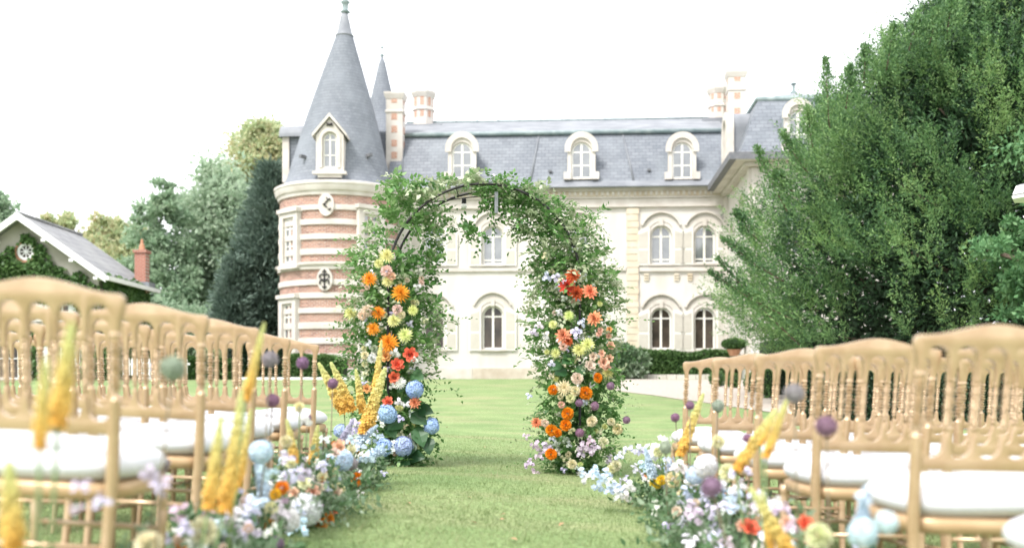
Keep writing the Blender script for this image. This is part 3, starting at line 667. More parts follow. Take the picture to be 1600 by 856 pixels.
for px_, py_, kind in ((511.5, 320, 0), (509.5, 436.5, 1)):
    Mx, yw = tmat(px_, py_, .05)
    m_ = MB(); m_.M = Mx; m_.prism([(.345*math.cos(2*PI*k/24), .50*math.sin(2*PI*k/24)) for k in range(24)], -.06, .12); o = m_.build('medallion', 'stone', chateau)
    t_ = MB(); t_.M = Mx
    if kind == 0:
        t_.tube([(.06+.10*math.cos(a), -.09, .12*math.sin(a)) for a in np.linspace(R(90), R(270), 10)], .03, 6); t_.tube([(.02, -.09, .30), (.10, -.09, .20), (.02, -.09, .12)], .03, 6)
        t_.tube([(.10, -.09, .20), (.17, -.09, .25), (.20, -.09, .18)], .035, 6); t_.tube([(.10, -.09, -.20), (.18, -.09, -.24), (.2, -.09, -.16)], .035, 6)
        t_.lathe([(0, -.03), (.06, 0), (0, .05)], 8, -.10, -.10)
    else:
        t_.tube([(0, -.09, -.44), (0, -.09, .44)], .03, 6)
        for s_ in (-1, 1):
            for zz in (-.13, .14):
                t_.tube([(0, -.09, zz), (s_*.10, -.09, zz+.09), (s_*.2, -.09, zz+.05), (s_*.22, -.09, zz-.05), (s_*.15, -.09, zz-.06)], .03, 6)
            t_.tube([(0, -.09, .33), (s_*.06, -.09, .37), (s_*.09, -.09, .30)], .025, 6)
            t_.tube([(0, -.09, -.33), (s_*.06, -.09, -.37), (s_*.09, -.09, -.30)], .025, 6)
        t_.box(-.2, .2, -.11, -.08, -.02, .02)
    t_.build('iron_tie', 'iron', o)
# gabled dormer on the cone
Mx, yw = tmat(516, 268, -.12); s_ = yw/F
m_ = MB(); m_.M = Mx; hw = .60
m_.prism([(-hw, 0), (hw, 0), (hw, 57*s_), (hw*.0, 84*s_), (-hw, 57*s_)], -.05, 1.8, [archpoly(-.31, .31, .18, 62*s_, 10)]); o = m_.build('dormer', 'stone', chateau)
m_ = MB(); m_.M = Mx
for s in (-1, 1):
    m_.prism([(s*(hw+.16), 54*s_), (s*(hw+.16), 54*s_+.13), (0, 90*s_+.04), (0, 90*s_-.12)][::s], -.18, 1.9)
m_.build('gable_coping', 'stone', o)
m_ = MB(); m_.M = Mx; m_.box(-.74, .74, -.2, .1, -.12, 0); m_.box(-.52, .52, -.12, .1, -.26, -.122); m_.build('sill', 'stone', o)
m_ = MB(); m_.M = Mx; m_.band(0, 62*s_-.31, .34, .47, 0, PI, -.1, -.052); m_.box(-.47, -.34, -.1, -.052, .18, 62*s_-.31); m_.box(.34, .47, -.1, -.052, .18, 62*s_-.31); m_.build('surround', 'stone', o)
m_ = MB(); m_.M = Mx; m_.tube([(-.13, -.09, 72*s_), (.13, -.09, 72*s_+.1)], .035, 5); m_.tube([(.13, -.1, 72*s_), (-.13, -.1, 72*s_+.1)], .035, 5); m_.lathe([(0, 71*s_), (.10, 73*s_), (0, 75*s_)], 8, 0, -.1); m_.build('iron_rosette', 'iron', o)
m_ = MB(); m_.M = Mx; m_.prism(archpoly(-.3, .3, .19, 62*s_-.01, 10), .06, .10, [archpoly(-.24, .24, .25, 62*s_-.07, 10)]); m_.box(-.03, .03, .05, .098, .2, 62*s_-.03); m_.box(-.26, .26, .052, .097, 62*s_-.35, 62*s_-.30); m_.box(-.26, .26, .053, .097, .72, .76); m_.build('window_frame', 'joinery', o)
for a, b in ((-.25, -.025), (.025, .25)):
    for c, d in ((.22, .73), (.75, 62*s_-.34)):
        m_ = MB(); m_.M = Mx; m_.box(a, b, .075, .088, c, d); m_.build('pane', 'glass_up', o)
m_ = MB(); m_.M = Mx; m_.prism(archpoly(-.25, .25, 62*s_-.33, 62*s_-.06, 10), .075, .088); m_.build('pane', 'glass_up', o)
for px_ in (467, 582):
    Mx, yw = tmat(px_, 242, -.35); m_ = MB(); m_.M = Mx; m_.box(-.07, .07, -.12, .2, -.05, .08); m_.build('snow_guard', 'lead', chateau)
# stone dormer of the wing that looks out behind the tower on the far side
xd, zd = L(441, 285, 1.6); xe, ze_ = L(474, 196, 1.6)
MB().box(xd, xd+.34, 1.6, 2.6, zd, ze_-.55).build('wing_dormer', 'stone', chateau)
MB().box(xd+.34, xe+.6, 1.7, 2.5, zd, ze_-.56).build('wing_slates', 'slate', chateau)
m_ = MB(); m_.M = Matrix(((0, 1, 0, 0), (1, 0, 0, 0), (0, 0, 1, 0), (0, 0, 0, 1))); m_.prism(archpoly(1.45, 2.75, ze_-.55, ze_+.08, 12), xd-.12, xe+.6); m_.build('barrel_roof', 'zinc', chateau)
# slender stair turret behind
tx_, tz_ = L(597, 190, 5.5); zt_ = L(597, 88, 5.5)[1]
MB().lathe([(1.0, 3), (1.0, tz_-.9), (1.12, tz_-.8), (1.0, tz_-.7), (.74, tz_+.5), (.44, tz_+1.9), (.42, tz_+1.95), (.18, zt_-.4), (.04, zt_)], 32).build('stair_turret', 'slate_cone', chateau, smooth=True, loc=(tx_, 5.5, 0))
MB().lathe([(.05, zt_-.1), (.12, zt_+.05), (.04, zt_+.15), (.035, zt_+.4), (.09, zt_+.45), (.03, zt_+.52), (.02, zt_+.85), (.06, zt_+.88), (.005, zt_+1.0)], 10, tx_, 5.5).build('finial', 'copper', chateau)

# ------------------------------------------------------------------ kerb, hedges, pots by the chateau
def W(x, y, z=0):
    v = Matrix.Rotation(-TH, 4, 'Z') @ Vector((x, y, z)); return Vector((v.x, 48+v.y, v.z+GB))
def clump(c, r, n_, ls, squash=(1, 1, 1), box=False, upz=.3):
    """leaves over the skin of a rounded or boxed clump"""
    if box:
        q = rng.uniform(-1, 1, (n_, 3)); ax = rng.integers(0, 3, n_); sg = rng.choice([-1, 1], n_); sg[(ax == 2)] = 1
        q[np.arange(n_), ax] = sg*(1-rng.random(n_)*.12); out = np.zeros((n_, 3)); out[np.arange(n_), ax] = sg
    else:
        out = norm(rng.normal(size=(n_, 3))); q = out*(1-.25*rng.random((n_, 1))**2)
    Pq = np.array(c)[None] + q*np.array(r)[None]*np.array(squash)[None]
    D = out*.7 + rng.normal(0, .5, (n_, 3)); D[:, 2] += upz
    return leaves(Pq, D, ls*(.7+.6*rng.random(n_)), ls*.62*(.7+.6*rng.random(n_)), 'diamond')
def hedge_row(name, a, b, h, wd, m, n_, ls, label, z0=None):
    """clipped or ivy hedge between two ground points"""
    a = Vector(a); b = Vector(b); d = b-a; Ln = d.length; u = d.normalized(); nrm = Vector((-u.y, u.x, 0))
    q = rng.random((n_, 3)); face = rng.random(n_)
    s_ = q[:, 0]*Ln; t_ = np.where(face < .62, -1, np.where(face < .7, 1, q[:, 1]*2-1)); z_ = np.where(face < .7, q[:, 2], 1-.06*rng.random(n_))
    bulge = .12*np.sin(s_*1.9)+.08*np.sin(s_*4.3)
    Pq = np.array(a)[None] + np.array(u)[None]*s_[:, None] + np.array(nrm)[None]*(t_*wd/2*(1+.12*rng.normal(size=n_)))[:, None]
    base = gz(Pq[:, 0], Pq[:, 1]) if z0 is None else z0
    Pq[:, 2] = base + z_*h*(1+bulge*.5)
    D = np.array(nrm)[None]*t_[:, None]*.8 + rng.normal(0, .5, (n_, 3)); D[:, 2] += np.where(face < .7, -.25, .5)
    V, Fa = leaves(Pq, D, ls*(.6+.8*rng.random(n_)), ls*.7, 'diamond')
    o = npmesh(name, V, Fa, m); tag(o, label, 'hedge')
    mb = MB(); g0 = float(gz(a.x, a.y)); g1 = float(gz(b.x, b.y)); k = wd*.42
    vs = []
    for p, g in ((a, g0), (b, g1)):
        for sgn in (-1, 1):
            for zz in (-.05, h*.93): vs.append((p.x+nrm.x*k*sgn, p.y+nrm.y*k*sgn, (g if z0 is None else z0)+zz))
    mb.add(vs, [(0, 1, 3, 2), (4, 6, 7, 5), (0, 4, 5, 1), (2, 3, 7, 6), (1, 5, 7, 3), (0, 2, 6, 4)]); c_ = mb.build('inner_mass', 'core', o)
    return o
ka, kb = W(L(968, 0, -3.6)[0], -3.6), W(L(1150, 0, -3.6)[0], -3.6)
hedge_row('ivy_hedge', ka+Vector((.4, 0, 0)), kb, 1.02, .9, 'ivy', 9000, .13, 'low ivy-clad hedge under the paired shuttered windows', z0=float(gz(ka.x, ka.y))+.12)
kx = MB(); v0, v1 = W(L(905, 0, -4.4)[0], -4.4), W(L(1118, 0, -4.4)[0], -4.4)
d = (v1-v0).normalized(); nr = Vector((-d.y, d.x, 0)); seg_n = 14
kerb = empty('stone_kerb', (v0.x, v0.y, float(gz(v0.x, v0.y))), math.atan2(d.y, d.x), 'low pale stone kerb between the gravel and the ivy hedge', 'kerb')
Lk = (v1-v0).length
for i in range(seg_n):
    a, b = Lk*i/seg_n+.01, Lk*(i+1)/seg_n-.01
    MB().box(a, b, 0, .5, -.2, .20+random.uniform(-.01, .01)).build('kerb_stone', 'stone', kerb)
hedge_row('clipped_hedge', P(448, 590, 43.6), P(540, 590, 43.4), .95, .8, 'ivy', 5000, .12, 'low dark hedge at the foot of the striped tower')
gx = ghit(460, 597); 
white_k = MB().box(-7.0, 4.5, 0, .35, -.2, .10).build('stone_kerb', 'white', None, loc=(-8.2, 41.6, float(gz(-8, 41.6)))); tag(white_k, 'long white kerb edging the lawn before the tower', 'kerb')
# stone ball on the kerb
bp_ = P(998, 577, 43.4); m_ = MB(); rr = .24
m_.lathe([(.001, -.24), (.13, -.26), (.12, -.20)] + [(rr*math.sin(a), -rr*math.cos(a)) for a in np.linspace(.5, PI-.01, 12)], 20)
tag(m_.build('stone_ball', 'stone', None, smooth=True, loc=(bp_.x, bp_.y, bp_.z)), 'round pale stone ball standing on the kerb before the ivy', 'ornament')
def topiary(px, pb, hpx, wpx, label, pot=True, grp=None, Y=None, squash=.6, m='box'):
    g = ghit(px, pb) if Y is None else P(px, pb, Y)
    Y = g.y; w_ = wpx/F*Y/2; h = hpx/F*Y
    t = empty('potted_topiary' if pot else 'clipped_shrub', g, 0, label, 'topiary' if pot else 'shrub', grp)
    ph = h*.38 if pot else .0
    if pot:
        MB().lathe([(w_*.35, 0), (w_*.55, ph*.85), (w_*.62, ph*.86), (w_*.62, ph), (w_*.5, ph)], 16).build('pot', 'terracotta', t, smooth=False)
    else: MB().tube([(0, 0, -.05), (0, 0, h*.4)], .03, 6).build('stem', 'bark', t)
    hh = (h-ph)/2
    nf = max(500, int(w_*h*5200)); V, Fa = clump((0, 0, ph+hh), (w_, w_, hh), min(nf, 5000), .07 if Y > 25 else .05)
    npmesh('foliage', V, Fa, m, t)['kind'] = 'stuff'
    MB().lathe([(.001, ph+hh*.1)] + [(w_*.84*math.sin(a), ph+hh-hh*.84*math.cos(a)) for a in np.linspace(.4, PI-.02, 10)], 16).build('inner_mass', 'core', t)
topiary(1147, 556, 27, 38, 'dome-shaped topiary in a dark pot on the ivy hedge beside the yew', Y=42.2)
for i, (px_, pb, hp, wp) in enumerate(((1121, 604, 24, 24), (1145, 606, 22, 20), (1176, 613, 30, 26), (1199, 622, 46, 26), (1247, 629, 44, 34), (1296, 634, 48, 36))):
    topiary(px_, pb, hp, wp, ('small round shrub at the kerb end seen through the farthest right chair back', 'low round shrub beside the kerb end, between two small shrubs', 'oval green shrub on the gravel behind the right chair backs', 'tall narrow shrub on the gravel seen between gold spindles', 'broad dark shrub behind the fourth chair rail from the arch', 'dark shrub on the gravel just left of the third chair rail')[i], False, 'shrubs along the gravel', squash=1, m='ivy')
hedge_row('dark_hedge', (7.0, 28.5, 0), (26, 27.0, 0), 1.55, 1.6, 'dark_hedge', 16000, .10, 'tall dark hedge running under the big yew')
hedge_row('dark_hedge', (4.9, 17.8, 0), (11.5, 15.6, 0), .92, .7, 'dark_hedge', 12000, .07, 'lower dark hedge across the gravel behind the right chairs')
# iron railing with pale finials under the yew
fr = empty('iron_railing', (9.0, 33.2, float(gz(9, 33.2))), 0, 'dark iron railing with pale knobs beneath the yew crown', 'railing')
for i in range(16):
    MB().lathe([(.025, 0), (.02, 1.45)], 6, i*.28, 0).build('bar', 'iron', fr)
    MB().lathe([(.01, 1.45), (.05, 1.5), (.05, 1.56), (.0, 1.63)], 8, i*.28, 0).build('knob', 'white', fr)
MB().box(-.1, 4.4, -.03, .03, 1.30, 1.36).build('rail', 'iron', fr)

# left side: hedges, small wall and odds and ends beyond the lawn
hedge_row('clipped_hedge', P(268, 590, 42), P(372, 590, 42), .85, .9, 'box', 6500, .10, 'clipped bright green hedge beyond the left chair backs')
hedge_row('clipped_hedge', P(376, 590, 46.5), P(447, 590, 46), 1.5, .9, 'dark_hedge', 6500, .11, 'dark clipped hedge between tower and green hedge')
topiary(330, 590, 50, 34, 'bright yellow-green rounded bush rising over the clipped hedge', False, None, Y=43.5, m='autumn')
fc = empty('picket_fence', P(192, 582, 40), 0, 'low white picket fence glimpsed between the left chair spindles', 'fence')
for i in range(16):
    MB().prism([(i*.16, -.1), (i*.16+.10, -.1), (i*.16+.10, .5), (i*.16+.05, .58), (i*.16, .5)], 0, .03).build('picket', 'white', fc)
MB().box(-.05, 2.6, .032, .06, .30, .38).build('rail', 'white', fc)
pz = P(242, 583, 39.5)
ub = empty('parasol', (pz.x, pz.y, float(gz(pz.x, pz.y))), 0, 'folded blue parasol standing beyond the left chairs', 'parasol')
MB().tube([(0, 0, 0), (0, 0, 1.5)], .025, 8).build('pole', 'white', ub)
MB().lathe([(.03, .3), (.15, .4), (.13, .8), (.07, 1.25), (.02, 1.42)], 10).build('canopy', 'blue', ub)

# ------------------------------------------------------------------ ivy house on the left
HX = -19.3; hw_ = 3.35; YA, YB = 40.0, 45.9
def hz(py, y): return CZ+(HY-py)/F*y
g0 = .9; Zr = hz(334, 40); Ze = hz(432, 40)
house = empty('ivy_house', (HX, YA, g0), 0, 'ivy-covered outbuilding with grey slate gable roof and round window', 'house')
zr_, ze_ = Zr-g0, Ze-g0; gl_ = YA+.5-YA
wh = 2.95
cw = [(41-800)/F*40.4-HX, (94-800)/F*40.4-HX]
hol = [[(-.28+.28+.30*math.cos(2*PI*k/20)+.08, zr_-1.42+.30*math.sin(2*PI*k/20)) for k in range(20)]]
for c in cw: hol.append([(c-.32, 2.35), (c+.32, 2.35), (c+.32, 3.05), (c-.32, 3.05)])
hol.append([(-1.2, .0+.05), (-.2, .05), (-.2, 1.7), (-1.2, 1.7)]); hol.append([(1.0, .5), (1.9, .5), (1.9, 1.6), (1.0, 1.6)])
slope = (zr_-ze_)/3.4
MB().prism([(-wh, -.3), (wh, -.3), (wh, zr_-slope*wh-.12), (0, zr_-.12), (-wh, zr_-slope*wh-.12)], .5, .8, hol).build('wall', 'ivyhouse', house)
MB().box(wh-.3, wh, .801, 5.3, -.3, zr_-slope*wh-.14).build('wall', 'ivyhouse', house)
MB().box(-wh, -wh+.3, .801, 5.3, -.3, zr_-slope*wh-.14).build('wall', 'ivyhouse', house)
m_ = MB(); m_.band(.08, zr_-1.42, .24, .34, 0, 2*PI-.001, .46, .54, 24)
for k in range(4):
    a = PI*k/4; m_.tube([(.08-.25*math.cos(a), .5, zr_-1.42-.25*math.sin(a)), (.08+.25*math.cos(a), .5, zr_-1.42+.25*math.sin(a))], .022, 5)
o = m_.build('round_window', 'white', house)
m_ = MB(); m_.prism([(.08+.26*math.cos(2*PI*k/20), zr_-1.42+.26*math.sin(2*PI*k/20)) for k in range(20)], .55, .57); m_.build('pane', 'glass', o)
m_ = MB(); m_.band(.08, zr_-1.42, .35, .43, 0, 2*PI-.001, .44, .51, 24); m_.build('brick_surround', 'terracotta', house)
for c in cw + [-.7, 1.45]:
    lo = c in cw; a, b = (2.35, 3.05) if lo else ((.05, 1.7) if c < 0 else (.5, 1.6)); q = .32 if lo else (.5 if c < 0 else .45)
    m_ = MB(); m_.prism([(c-q+.01, a+.01), (c+q-.01, a+.01), (c+q-.01, b-.01), (c-q+.01, b-.01)], .55, .62, [[(c-q+.07, a+.07), (c+q-.07, a+.07), (c+q-.07, b-.07), (c-q+.07, b-.07)]]); m_.box(c-.03, c+.03, .54, .615, a+.05, b-.05); m_.box(c-q+.05, c+q-.05, .542, .616, (a+b)/2-.02, (a+b)/2+.02)
    o = m_.build('window', 'white', house); MB().box(c-q+.06, c+q-.06, .59, .60, a+.06, b-.06).build('pane', 'glass', o)
    for s in (-1, 1): MB().box(c+s*(q+.17)-.16, c+s*(q+.17)+.16, .44, .495, a, b).build('shutter', 'white', house)
yb = YB-YA
slab('roof', [(3.42, 0, ze_), (3.42, yb, ze_), (0, yb, zr_), (0, 0, zr_)], 'house_slate', house, .10)
slab('roof', [(-.005, 0, zr_), (-.005, yb, zr_), (-3.42, yb, ze_), (-3.42, 0, ze_)], 'house_slate', house, .10)
for s in (-1, 1):
    m_ = MB(); m_.prism([(0, zr_+.06), (0, zr_-.24), (s*3.44, ze_-.22), (s*3.44, ze_+.06)][::s], -.10, -.004); m_.build('bargeboard', 'white', house)
MB().box(3.43, 3.55, -.05, yb, ze_-.14, ze_+.03).build('gutter', 'white', house)
for k, t_ in enumerate((.30, .62, .9)):
    MB().box(3.4*t_-.08, 3.4*t_+.08, -.11, .5, zr_-slope*3.4*t_-.36, zr_-slope*3.4*t_-.25).build('purlin_end', 'white', house)
for k, t_ in enumerate((.30, .62, .9)):
    MB().box(-3.4*t_-.08, -3.4*t_+.08, -.11, .5, zr_-slope*3.4*t_-.36, zr_-slope*3.4*t_-.25).build('purlin_end', 'white', house)
MB().tube([(0, -.05, zr_+.04), (0, yb, zr_+.04)], .07, 6).build('ridge', 'house_slate', house)
MB().box(2.82, 3.3, 4.7, 5.2, ze_-.2, hz(396, 45)-g0).build('chimney', 'chimney_red', house)
MB().box(2.76, 3.36, 4.64, 5.26, hz(396, 45)-g0+.002, hz(391.5, 45)-g0).build('chimney_cap', 'chimney_red', house)
MB().lathe([(.14, hz(391.5, 45)-g0), (.11, hz(383, 45)-g0), (.07, hz(382, 45)-g0), (.05, hz(374, 45)-g0)], 10, 3.06, 4.95).build('chimney_pot', 'terracotta', house)
MB().box(2.62, 3.5, 4.55, 5.35, ze_+.0, ze_+.25).build('chimney_flashing', 'zinc', house)
for y_ in (2.3, 4.0): MB().box(wh+.001, wh+.14, y_, y_+.5, 1.2, 2.9).build('shutter', 'white', house)
# ivy over gable and side wall
n_ = 16000; xx = rng.uniform(-wh, wh, n_); zz = rng.uniform(-.1, zr_, n_); lim = zr_-.75-slope*np.abs(xx)*1.03+.22*np.sin(xx*3.1)+.12*np.sin(xx*9)
ok = (zz < lim) & (((xx-.08)**2+(zz-(zr_-1.42))**2) > .40**2)
for c in cw: ok &= ~((np.abs(xx-c) < .68) & (zz > 2.25) & (zz < 3.15))
ok &= ~((xx > -1.7) & (xx < .3) & (zz < 1.9)); ok &= ~((xx > .55) & (xx < 2.4) & (zz > .4) & (zz < 1.75))
xx, zz = xx[ok], zz[ok]; n_ = len(xx)
Pq = np.stack([xx, .46-.22*rng.random(n_)**2*(1+.5*np.sin(xx*2+zz*3)), zz], 1); D = np.stack([rng.normal(0, .5, n_), -.6+rng.normal(0, .3, n_), -.6+rng.normal(0, .4, n_)], 1)
V1 = leaves(Pq, D, .17+.08*rng.random(n_), .15, 'diamond')
n2 = 7000; yy = rng.uniform(.6, 5.3, n2); zz = rng.uniform(-.1, zr_-slope*wh-.1, n2)
Pq = np.stack([wh+.05+.2*rng.random(n2), yy, zz], 1); D = np.stack([.6+rng.normal(0, .3, n2), rng.normal(0, .5, n2), -.6+rng.normal(0, .4, n2)], 1)
V2 = leaves(Pq, D, .2, .16, 'diamond'); V, Fa = cat(V1, V2)
npmesh('ivy', V, Fa, 'ivy', house)['kind'] = 'stuff'
# ------------------------------------------------------------------ trees
def tree(name, base, blobs, m, leaf, n_, label, trunk_r=.25, airy=.0, cat_='tree', limbs=9, tip=None, grp=None, spread=.5, trunk_top=None):
    """broadleaf tree: tapered trunk and limbs, leaf clumps spread through overlapping blobs (centre, radii)"""
    base = Vector(base); t = empty(name, base, 0, label, cat_, grp)
    V, Fs = [], []
    vol = [b[1][0]*b[1][2] for b in blobs]; tot = sum(vol); cl_ = []
    for (c, r), v_ in zip(blobs, vol):
        nc = max(8, int(150*v_/tot*(1-airy*.3))) if len(blobs) > 3 else 90
        k = norm(rng.normal(size=(nc, 3)))*(.35+.65*rng.random((nc, 1))**.5)
        for q in k: cl_.append((np.array(c)-np.array(base)+q*np.array(r), min(r)*(.22+.26*rng.random())*(1-.35*airy)))
    per = max(20, n_//len(cl_))
    Ps, Ds = [], []
    for c, r in cl_:
        q = rng.normal(size=(per, 3)); rad = .62
        Ps.append(c + q*rad*r*np.array([1.25, 1.25, .7])); d_ = q*.6+rng.normal(0, .6, (per, 3)); d_[:, 2] -= .1; Ds.append(d_)
    Ps = np.concatenate(Ps); Ds = np.concatenate(Ds); k = len(Ps)
    V, Fa = leaves(Ps, Ds, leaf*(.6+.8*rng.random(k)), leaf*.6*(.6+.8*rng.random(k)), 'diamond')
    npmesh('crown', V, Fa, m, t)['kind'] = 'stuff'
    top = trunk_top or max(c[0][2]+c[1][2]*.3 for c in blobs)-base.z
    mb = MB(); pts = [(math.sin(z*1.7)*.12*z/top*2, math.cos(z*1.3)*.1*z/top, z) for z in np.linspace(-.2, top, 9)]
    mb.tube(pts, [trunk_r*(1-.85*i/8)+.02 for i in range(9)], 8)
    mb.build('trunk', 'bark', t, smooth=True)
    lb = MB()
    for c, r in random.sample(cl_, min(limbs*3, len(cl_))):
        zz = max(top*.25, min(c[2]-.5, top*.95)); s0 = Vector((0, 0, zz*random.uniform(.6, .95))); e = Vector(c)
        lb.tube([s0, s0.lerp(e, .5)+Vector((0, 0, .12*(e-s0).length)), e], [trunk_r*.35, trunk_r*.2, .02], 5)
    lb.build('limbs', 'bark', t, smooth=True)
    return t
def B(px, py, Y, wpx, hpx, dep=None):
    p = P(px, py, Y); s = Y/F; return ((p.x, p.y, p.z), (wpx*s, dep or wpx*s, hpx*s))
# far trees on the left, one by one
tree('deciduous_tree', P(348, 590, 62), [B(355, 330, 60, 58, 70), B(330, 400, 60, 55, 75), B(385, 390, 60, 50, 90), B(300, 460, 60, 45, 60), B(350, 290, 60, 30, 40), B(300, 330, 61, 22, 30), B(350, 500, 60, 60, 50)], 'hazy_tree', .30, 26000, 'tall haze-paled grey-green tree left of the dark conifer', .4)
tree('deciduous_tree', P(405, 590, 70), [B(405, 240, 68, 42, 42), B(385, 270, 68, 36, 40), B(428, 260, 68, 30, 60), B(410, 330, 68, 40, 60), B(420, 212, 68, 24, 22)], 'autumn', .30, 16000, 'tall tree with turning orange-tinged leaves beside the tower', .4, .25)
tree('deciduous_tree', P(243, 590, 58), [B(256, 300, 57, 16, 22), B(232, 335, 57, 22, 20), B(268, 335, 57, 20, 22), B(225, 375, 57, 30, 22), B(272, 385, 57, 30, 26), B(250, 420, 57, 36, 26), B(285, 440, 57, 24, 30), B(215, 430, 57, 28, 26), B(262, 480, 57, 45, 40)], 'mid_tree', .26, 13000, 'airy locust tree with open tiers behind the house chimney', .28, .5)
tree('deciduous_tree', P(150, 590, 66), [B(120, 350, 65, 32, 14), B(165, 352, 65, 32, 16), B(205, 372, 65, 26, 24), B(85, 348, 65, 22, 10), B(185, 420, 65, 60, 50), B(140, 400, 65, 50, 40)], 'autumn', .30, 12000, 'yellowing tree just showing above the slate roof ridge', .3, .2)
tree('deciduous_tree', P(-10, 590, 60), [B(-8, 335, 59, 24, 28), B(-30, 380, 59, 40, 50), B(-15, 312, 59, 16, 14)], 'mid_tree', .28, 6000, 'green tree cut by the frame beyond the gable', .3, .2)
tree('deciduous_tree', P(300, 590, 54), [B(290, 520, 53, 50, 42), B(240, 520, 53, 40, 50), B(330, 530, 53, 50, 40)], 'mid_tree', .24, 14000, 'dark green understorey tree behind the left chairs', .3, .0)
tree('deciduous_tree', P(200, 590, 52), [B(190, 500, 51, 40, 60), B(150, 520, 51, 30, 50)], 'dark_hedge', .24, 8000, 'dark shrubby tree beside the ivy house', .3, .0)

sb_ = P(982, 590, 42.9); tree('shrub', (sb_.x, sb_.y, 1.0), [B(975, 556, 42.8, 16, 20), B(995, 565, 42.8, 14, 16), B(960, 560, 42.8, 16, 24), B(985, 575, 42.8, 22, 14)], 'border_leaf', .16, 5200, 'loose leafy shrub between the arch and the stone ball', .04, .1, 'shrub', trunk_top=.8)

def conifer(base, H, Rb, n_, m, label):
    base = Vector(base); t = empty('conifer_tree', base, 0, label, 'tree')
    k = n_//26; z = rng.random(k)**1.25; a = rng.uniform(0, 2*PI, k)
    rad = Rb*(1-z)**.75*(.55+.5*rng.random(k))*(1+.16*np.sin(a*3+z*14)+.12*np.sin(a*7-z*23)); rad = np.maximum(rad, .12)
    C0 = np.stack([rad*np.cos(a), rad*np.sin(a), .3+z*(H-.4)], 1)
    d0 = np.stack([np.cos(a), np.sin(a), .25+.5*z], 1)+rng.normal(0, .2, (k, 3))
    Pl = np.repeat(C0, 26, 0)+np.repeat(norm(d0), 26, 0)*(rng.random((k*26, 1))*.85-.4)+rng.normal(0, .13, (k*26, 3))
    Dl = np.repeat(d0, 26, 0)+rng.normal(0, .45, (k*26, 3)); q = len(Pl)
    V, Fa = leaves(Pl, Dl, .30*(.6+.8*rng.random(q)), .085, 'diamond'); npmesh('crown', V, Fa, m, t)['kind'] = 'stuff'
    MB().tube([(0, 0, -.2), (0, 0, H*.95)], [.3, .03], 8).build('trunk', 'bark', t)
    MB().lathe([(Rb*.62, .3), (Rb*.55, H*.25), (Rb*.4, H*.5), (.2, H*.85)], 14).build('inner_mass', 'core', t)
g = P(424, 592, 52); conifer((g.x, g.y, 1.0), (592-262)/F*52, 2.75, 70000, 'conifer', 'dark blue-green conifer standing against the striped tower')
g = P(366, 592, 50); conifer((g.x, g.y, 1.0), (592-410)/F*50, 1.2, 16000, 'conifer', 'shorter dark conifer half merged with the taller one')

# --- the great yew on the right
YY = 25.5; s = YY/F
yc = P(1640, 590, YY); yb_ = Vector((yc.x, yc.y, float(gz(yc.x, yc.y))))
yew = empty('yew_tree', yb_, 0, 'huge spreading dark green yew with feathery upright shoots', 'tree')
prof = [(560, 1215), (545, 1185), (520, 1160), (490, 1138), (460, 1122), (430, 1128), (400, 1132), (350, 1158), (300, 1182), (250, 1218), (200, 1240), (150, 1282), (100, 1340), (50, 1405), (10, 1470), (-30, 1540), (-60, 1600)]
pyv = np.array([p[0] for p in prof][::-1], float); pxv = np.array([p[1] for p in prof][::-1], float)
def yR(z):   # crown radius at height z (above base), from the tree's outline
    py = HY-(z+yb_.z-CZ)/s; return (1640-np.interp(py, pyv, pxv)-np.interp(py, [-60, 150, 350, 500, 560], [40, 58, 56, 34, 18]))*s
zmax = CZ+(HY+62)*s-yb_.z; zmin = CZ+(HY-562)*s-yb_.z
def yew_shoots(k, per, lo, hi, up, ln, lw, wd, front=.68, fan=1, sp=.2):
    z = zmin+(zmax-zmin)*rng.random(k)**.85
    a = np.where(rng.random(k) < front, rng.uniform(PI*.93, PI*2.02, k), rng.uniform(0, 2*PI, k))
    Rz = yR(z)
    lob = 1+.035*np.sin(a*9+z*1.1)+.035*np.sin(a*17-z*1.7)+.03*np.sin(a*5+z*2.6)+.03*np.sin(z*5+a*9)
    rad = Rz*(lo+(hi-lo)*rng.random(k))*lob
    C0 = np.stack([rad*np.cos(a), rad*np.sin(a)*.85, z], 1)
    zz = (z-zmin)/(zmax-zmin)
    out = np.stack([np.cos(a), np.sin(a)*.9, np.zeros(k)], 1)
    d0 = norm(out*(1-.45*zz)[:, None]+np.array([[0, 0, 1]])*(up*(.55+1.1*zz))[:, None]+rng.normal(0, .28, (k, 3)))
    if fan > 1:
        nz = np.array([noise.noise(Vector(c)*.75)+.6*noise.noise(Vector(c)*1.9+Vector((7, 3, 1))) for c in C0]); ed = np.abs(np.cos(a)) > .86
        kp = (nz > -.12) | ed; C0, d0, zz = C0[kp]+(d0*np.clip(nz, -.1, .5)[:, None]*.55)[kp], d0[kp], zz[kp]; k = len(C0)
    if fan > 1:      # several shoots spread from one bough tip: feathery fans
        C0 = np.repeat(C0, fan, 0); d0 = np.repeat(d0, fan, 0); k = k*fan
        off = rng.normal(0, sp, (k, 3)); off[:, 2] *= .8; C0 = C0+off-d0*(np.linalg.norm(off, axis=1, keepdims=True)*.55); d0 = norm(d0+off*1.3+rng.normal(0, .12, (k, 3)))
    Ls = ln*(.5+rng.random(k))
    tt = rng.random((k, per)); ww = wd*(1-tt*.85)*(.25+.75*np.minimum(1, tt*5))
    sid = rng.normal(size=(k, per, 3)); sid -= (sid*d0[:, None]).sum(-1, keepdims=True)*d0[:, None]
    Pl = C0[:, None]+d0[:, None]*(tt*Ls[:, None])[..., None]+sid*ww[..., None]; Dl = d0[:, None]*1.0+sid*.8+rng.normal(0, .2, (k, per, 3))
    Dl[..., 2] -= .1
    q = k*per
    return leaves(Pl.reshape(-1, 3), Dl.reshape(-1, 3), lw*(.6+.8*rng.random(q)), lw*.34, 'diamond')
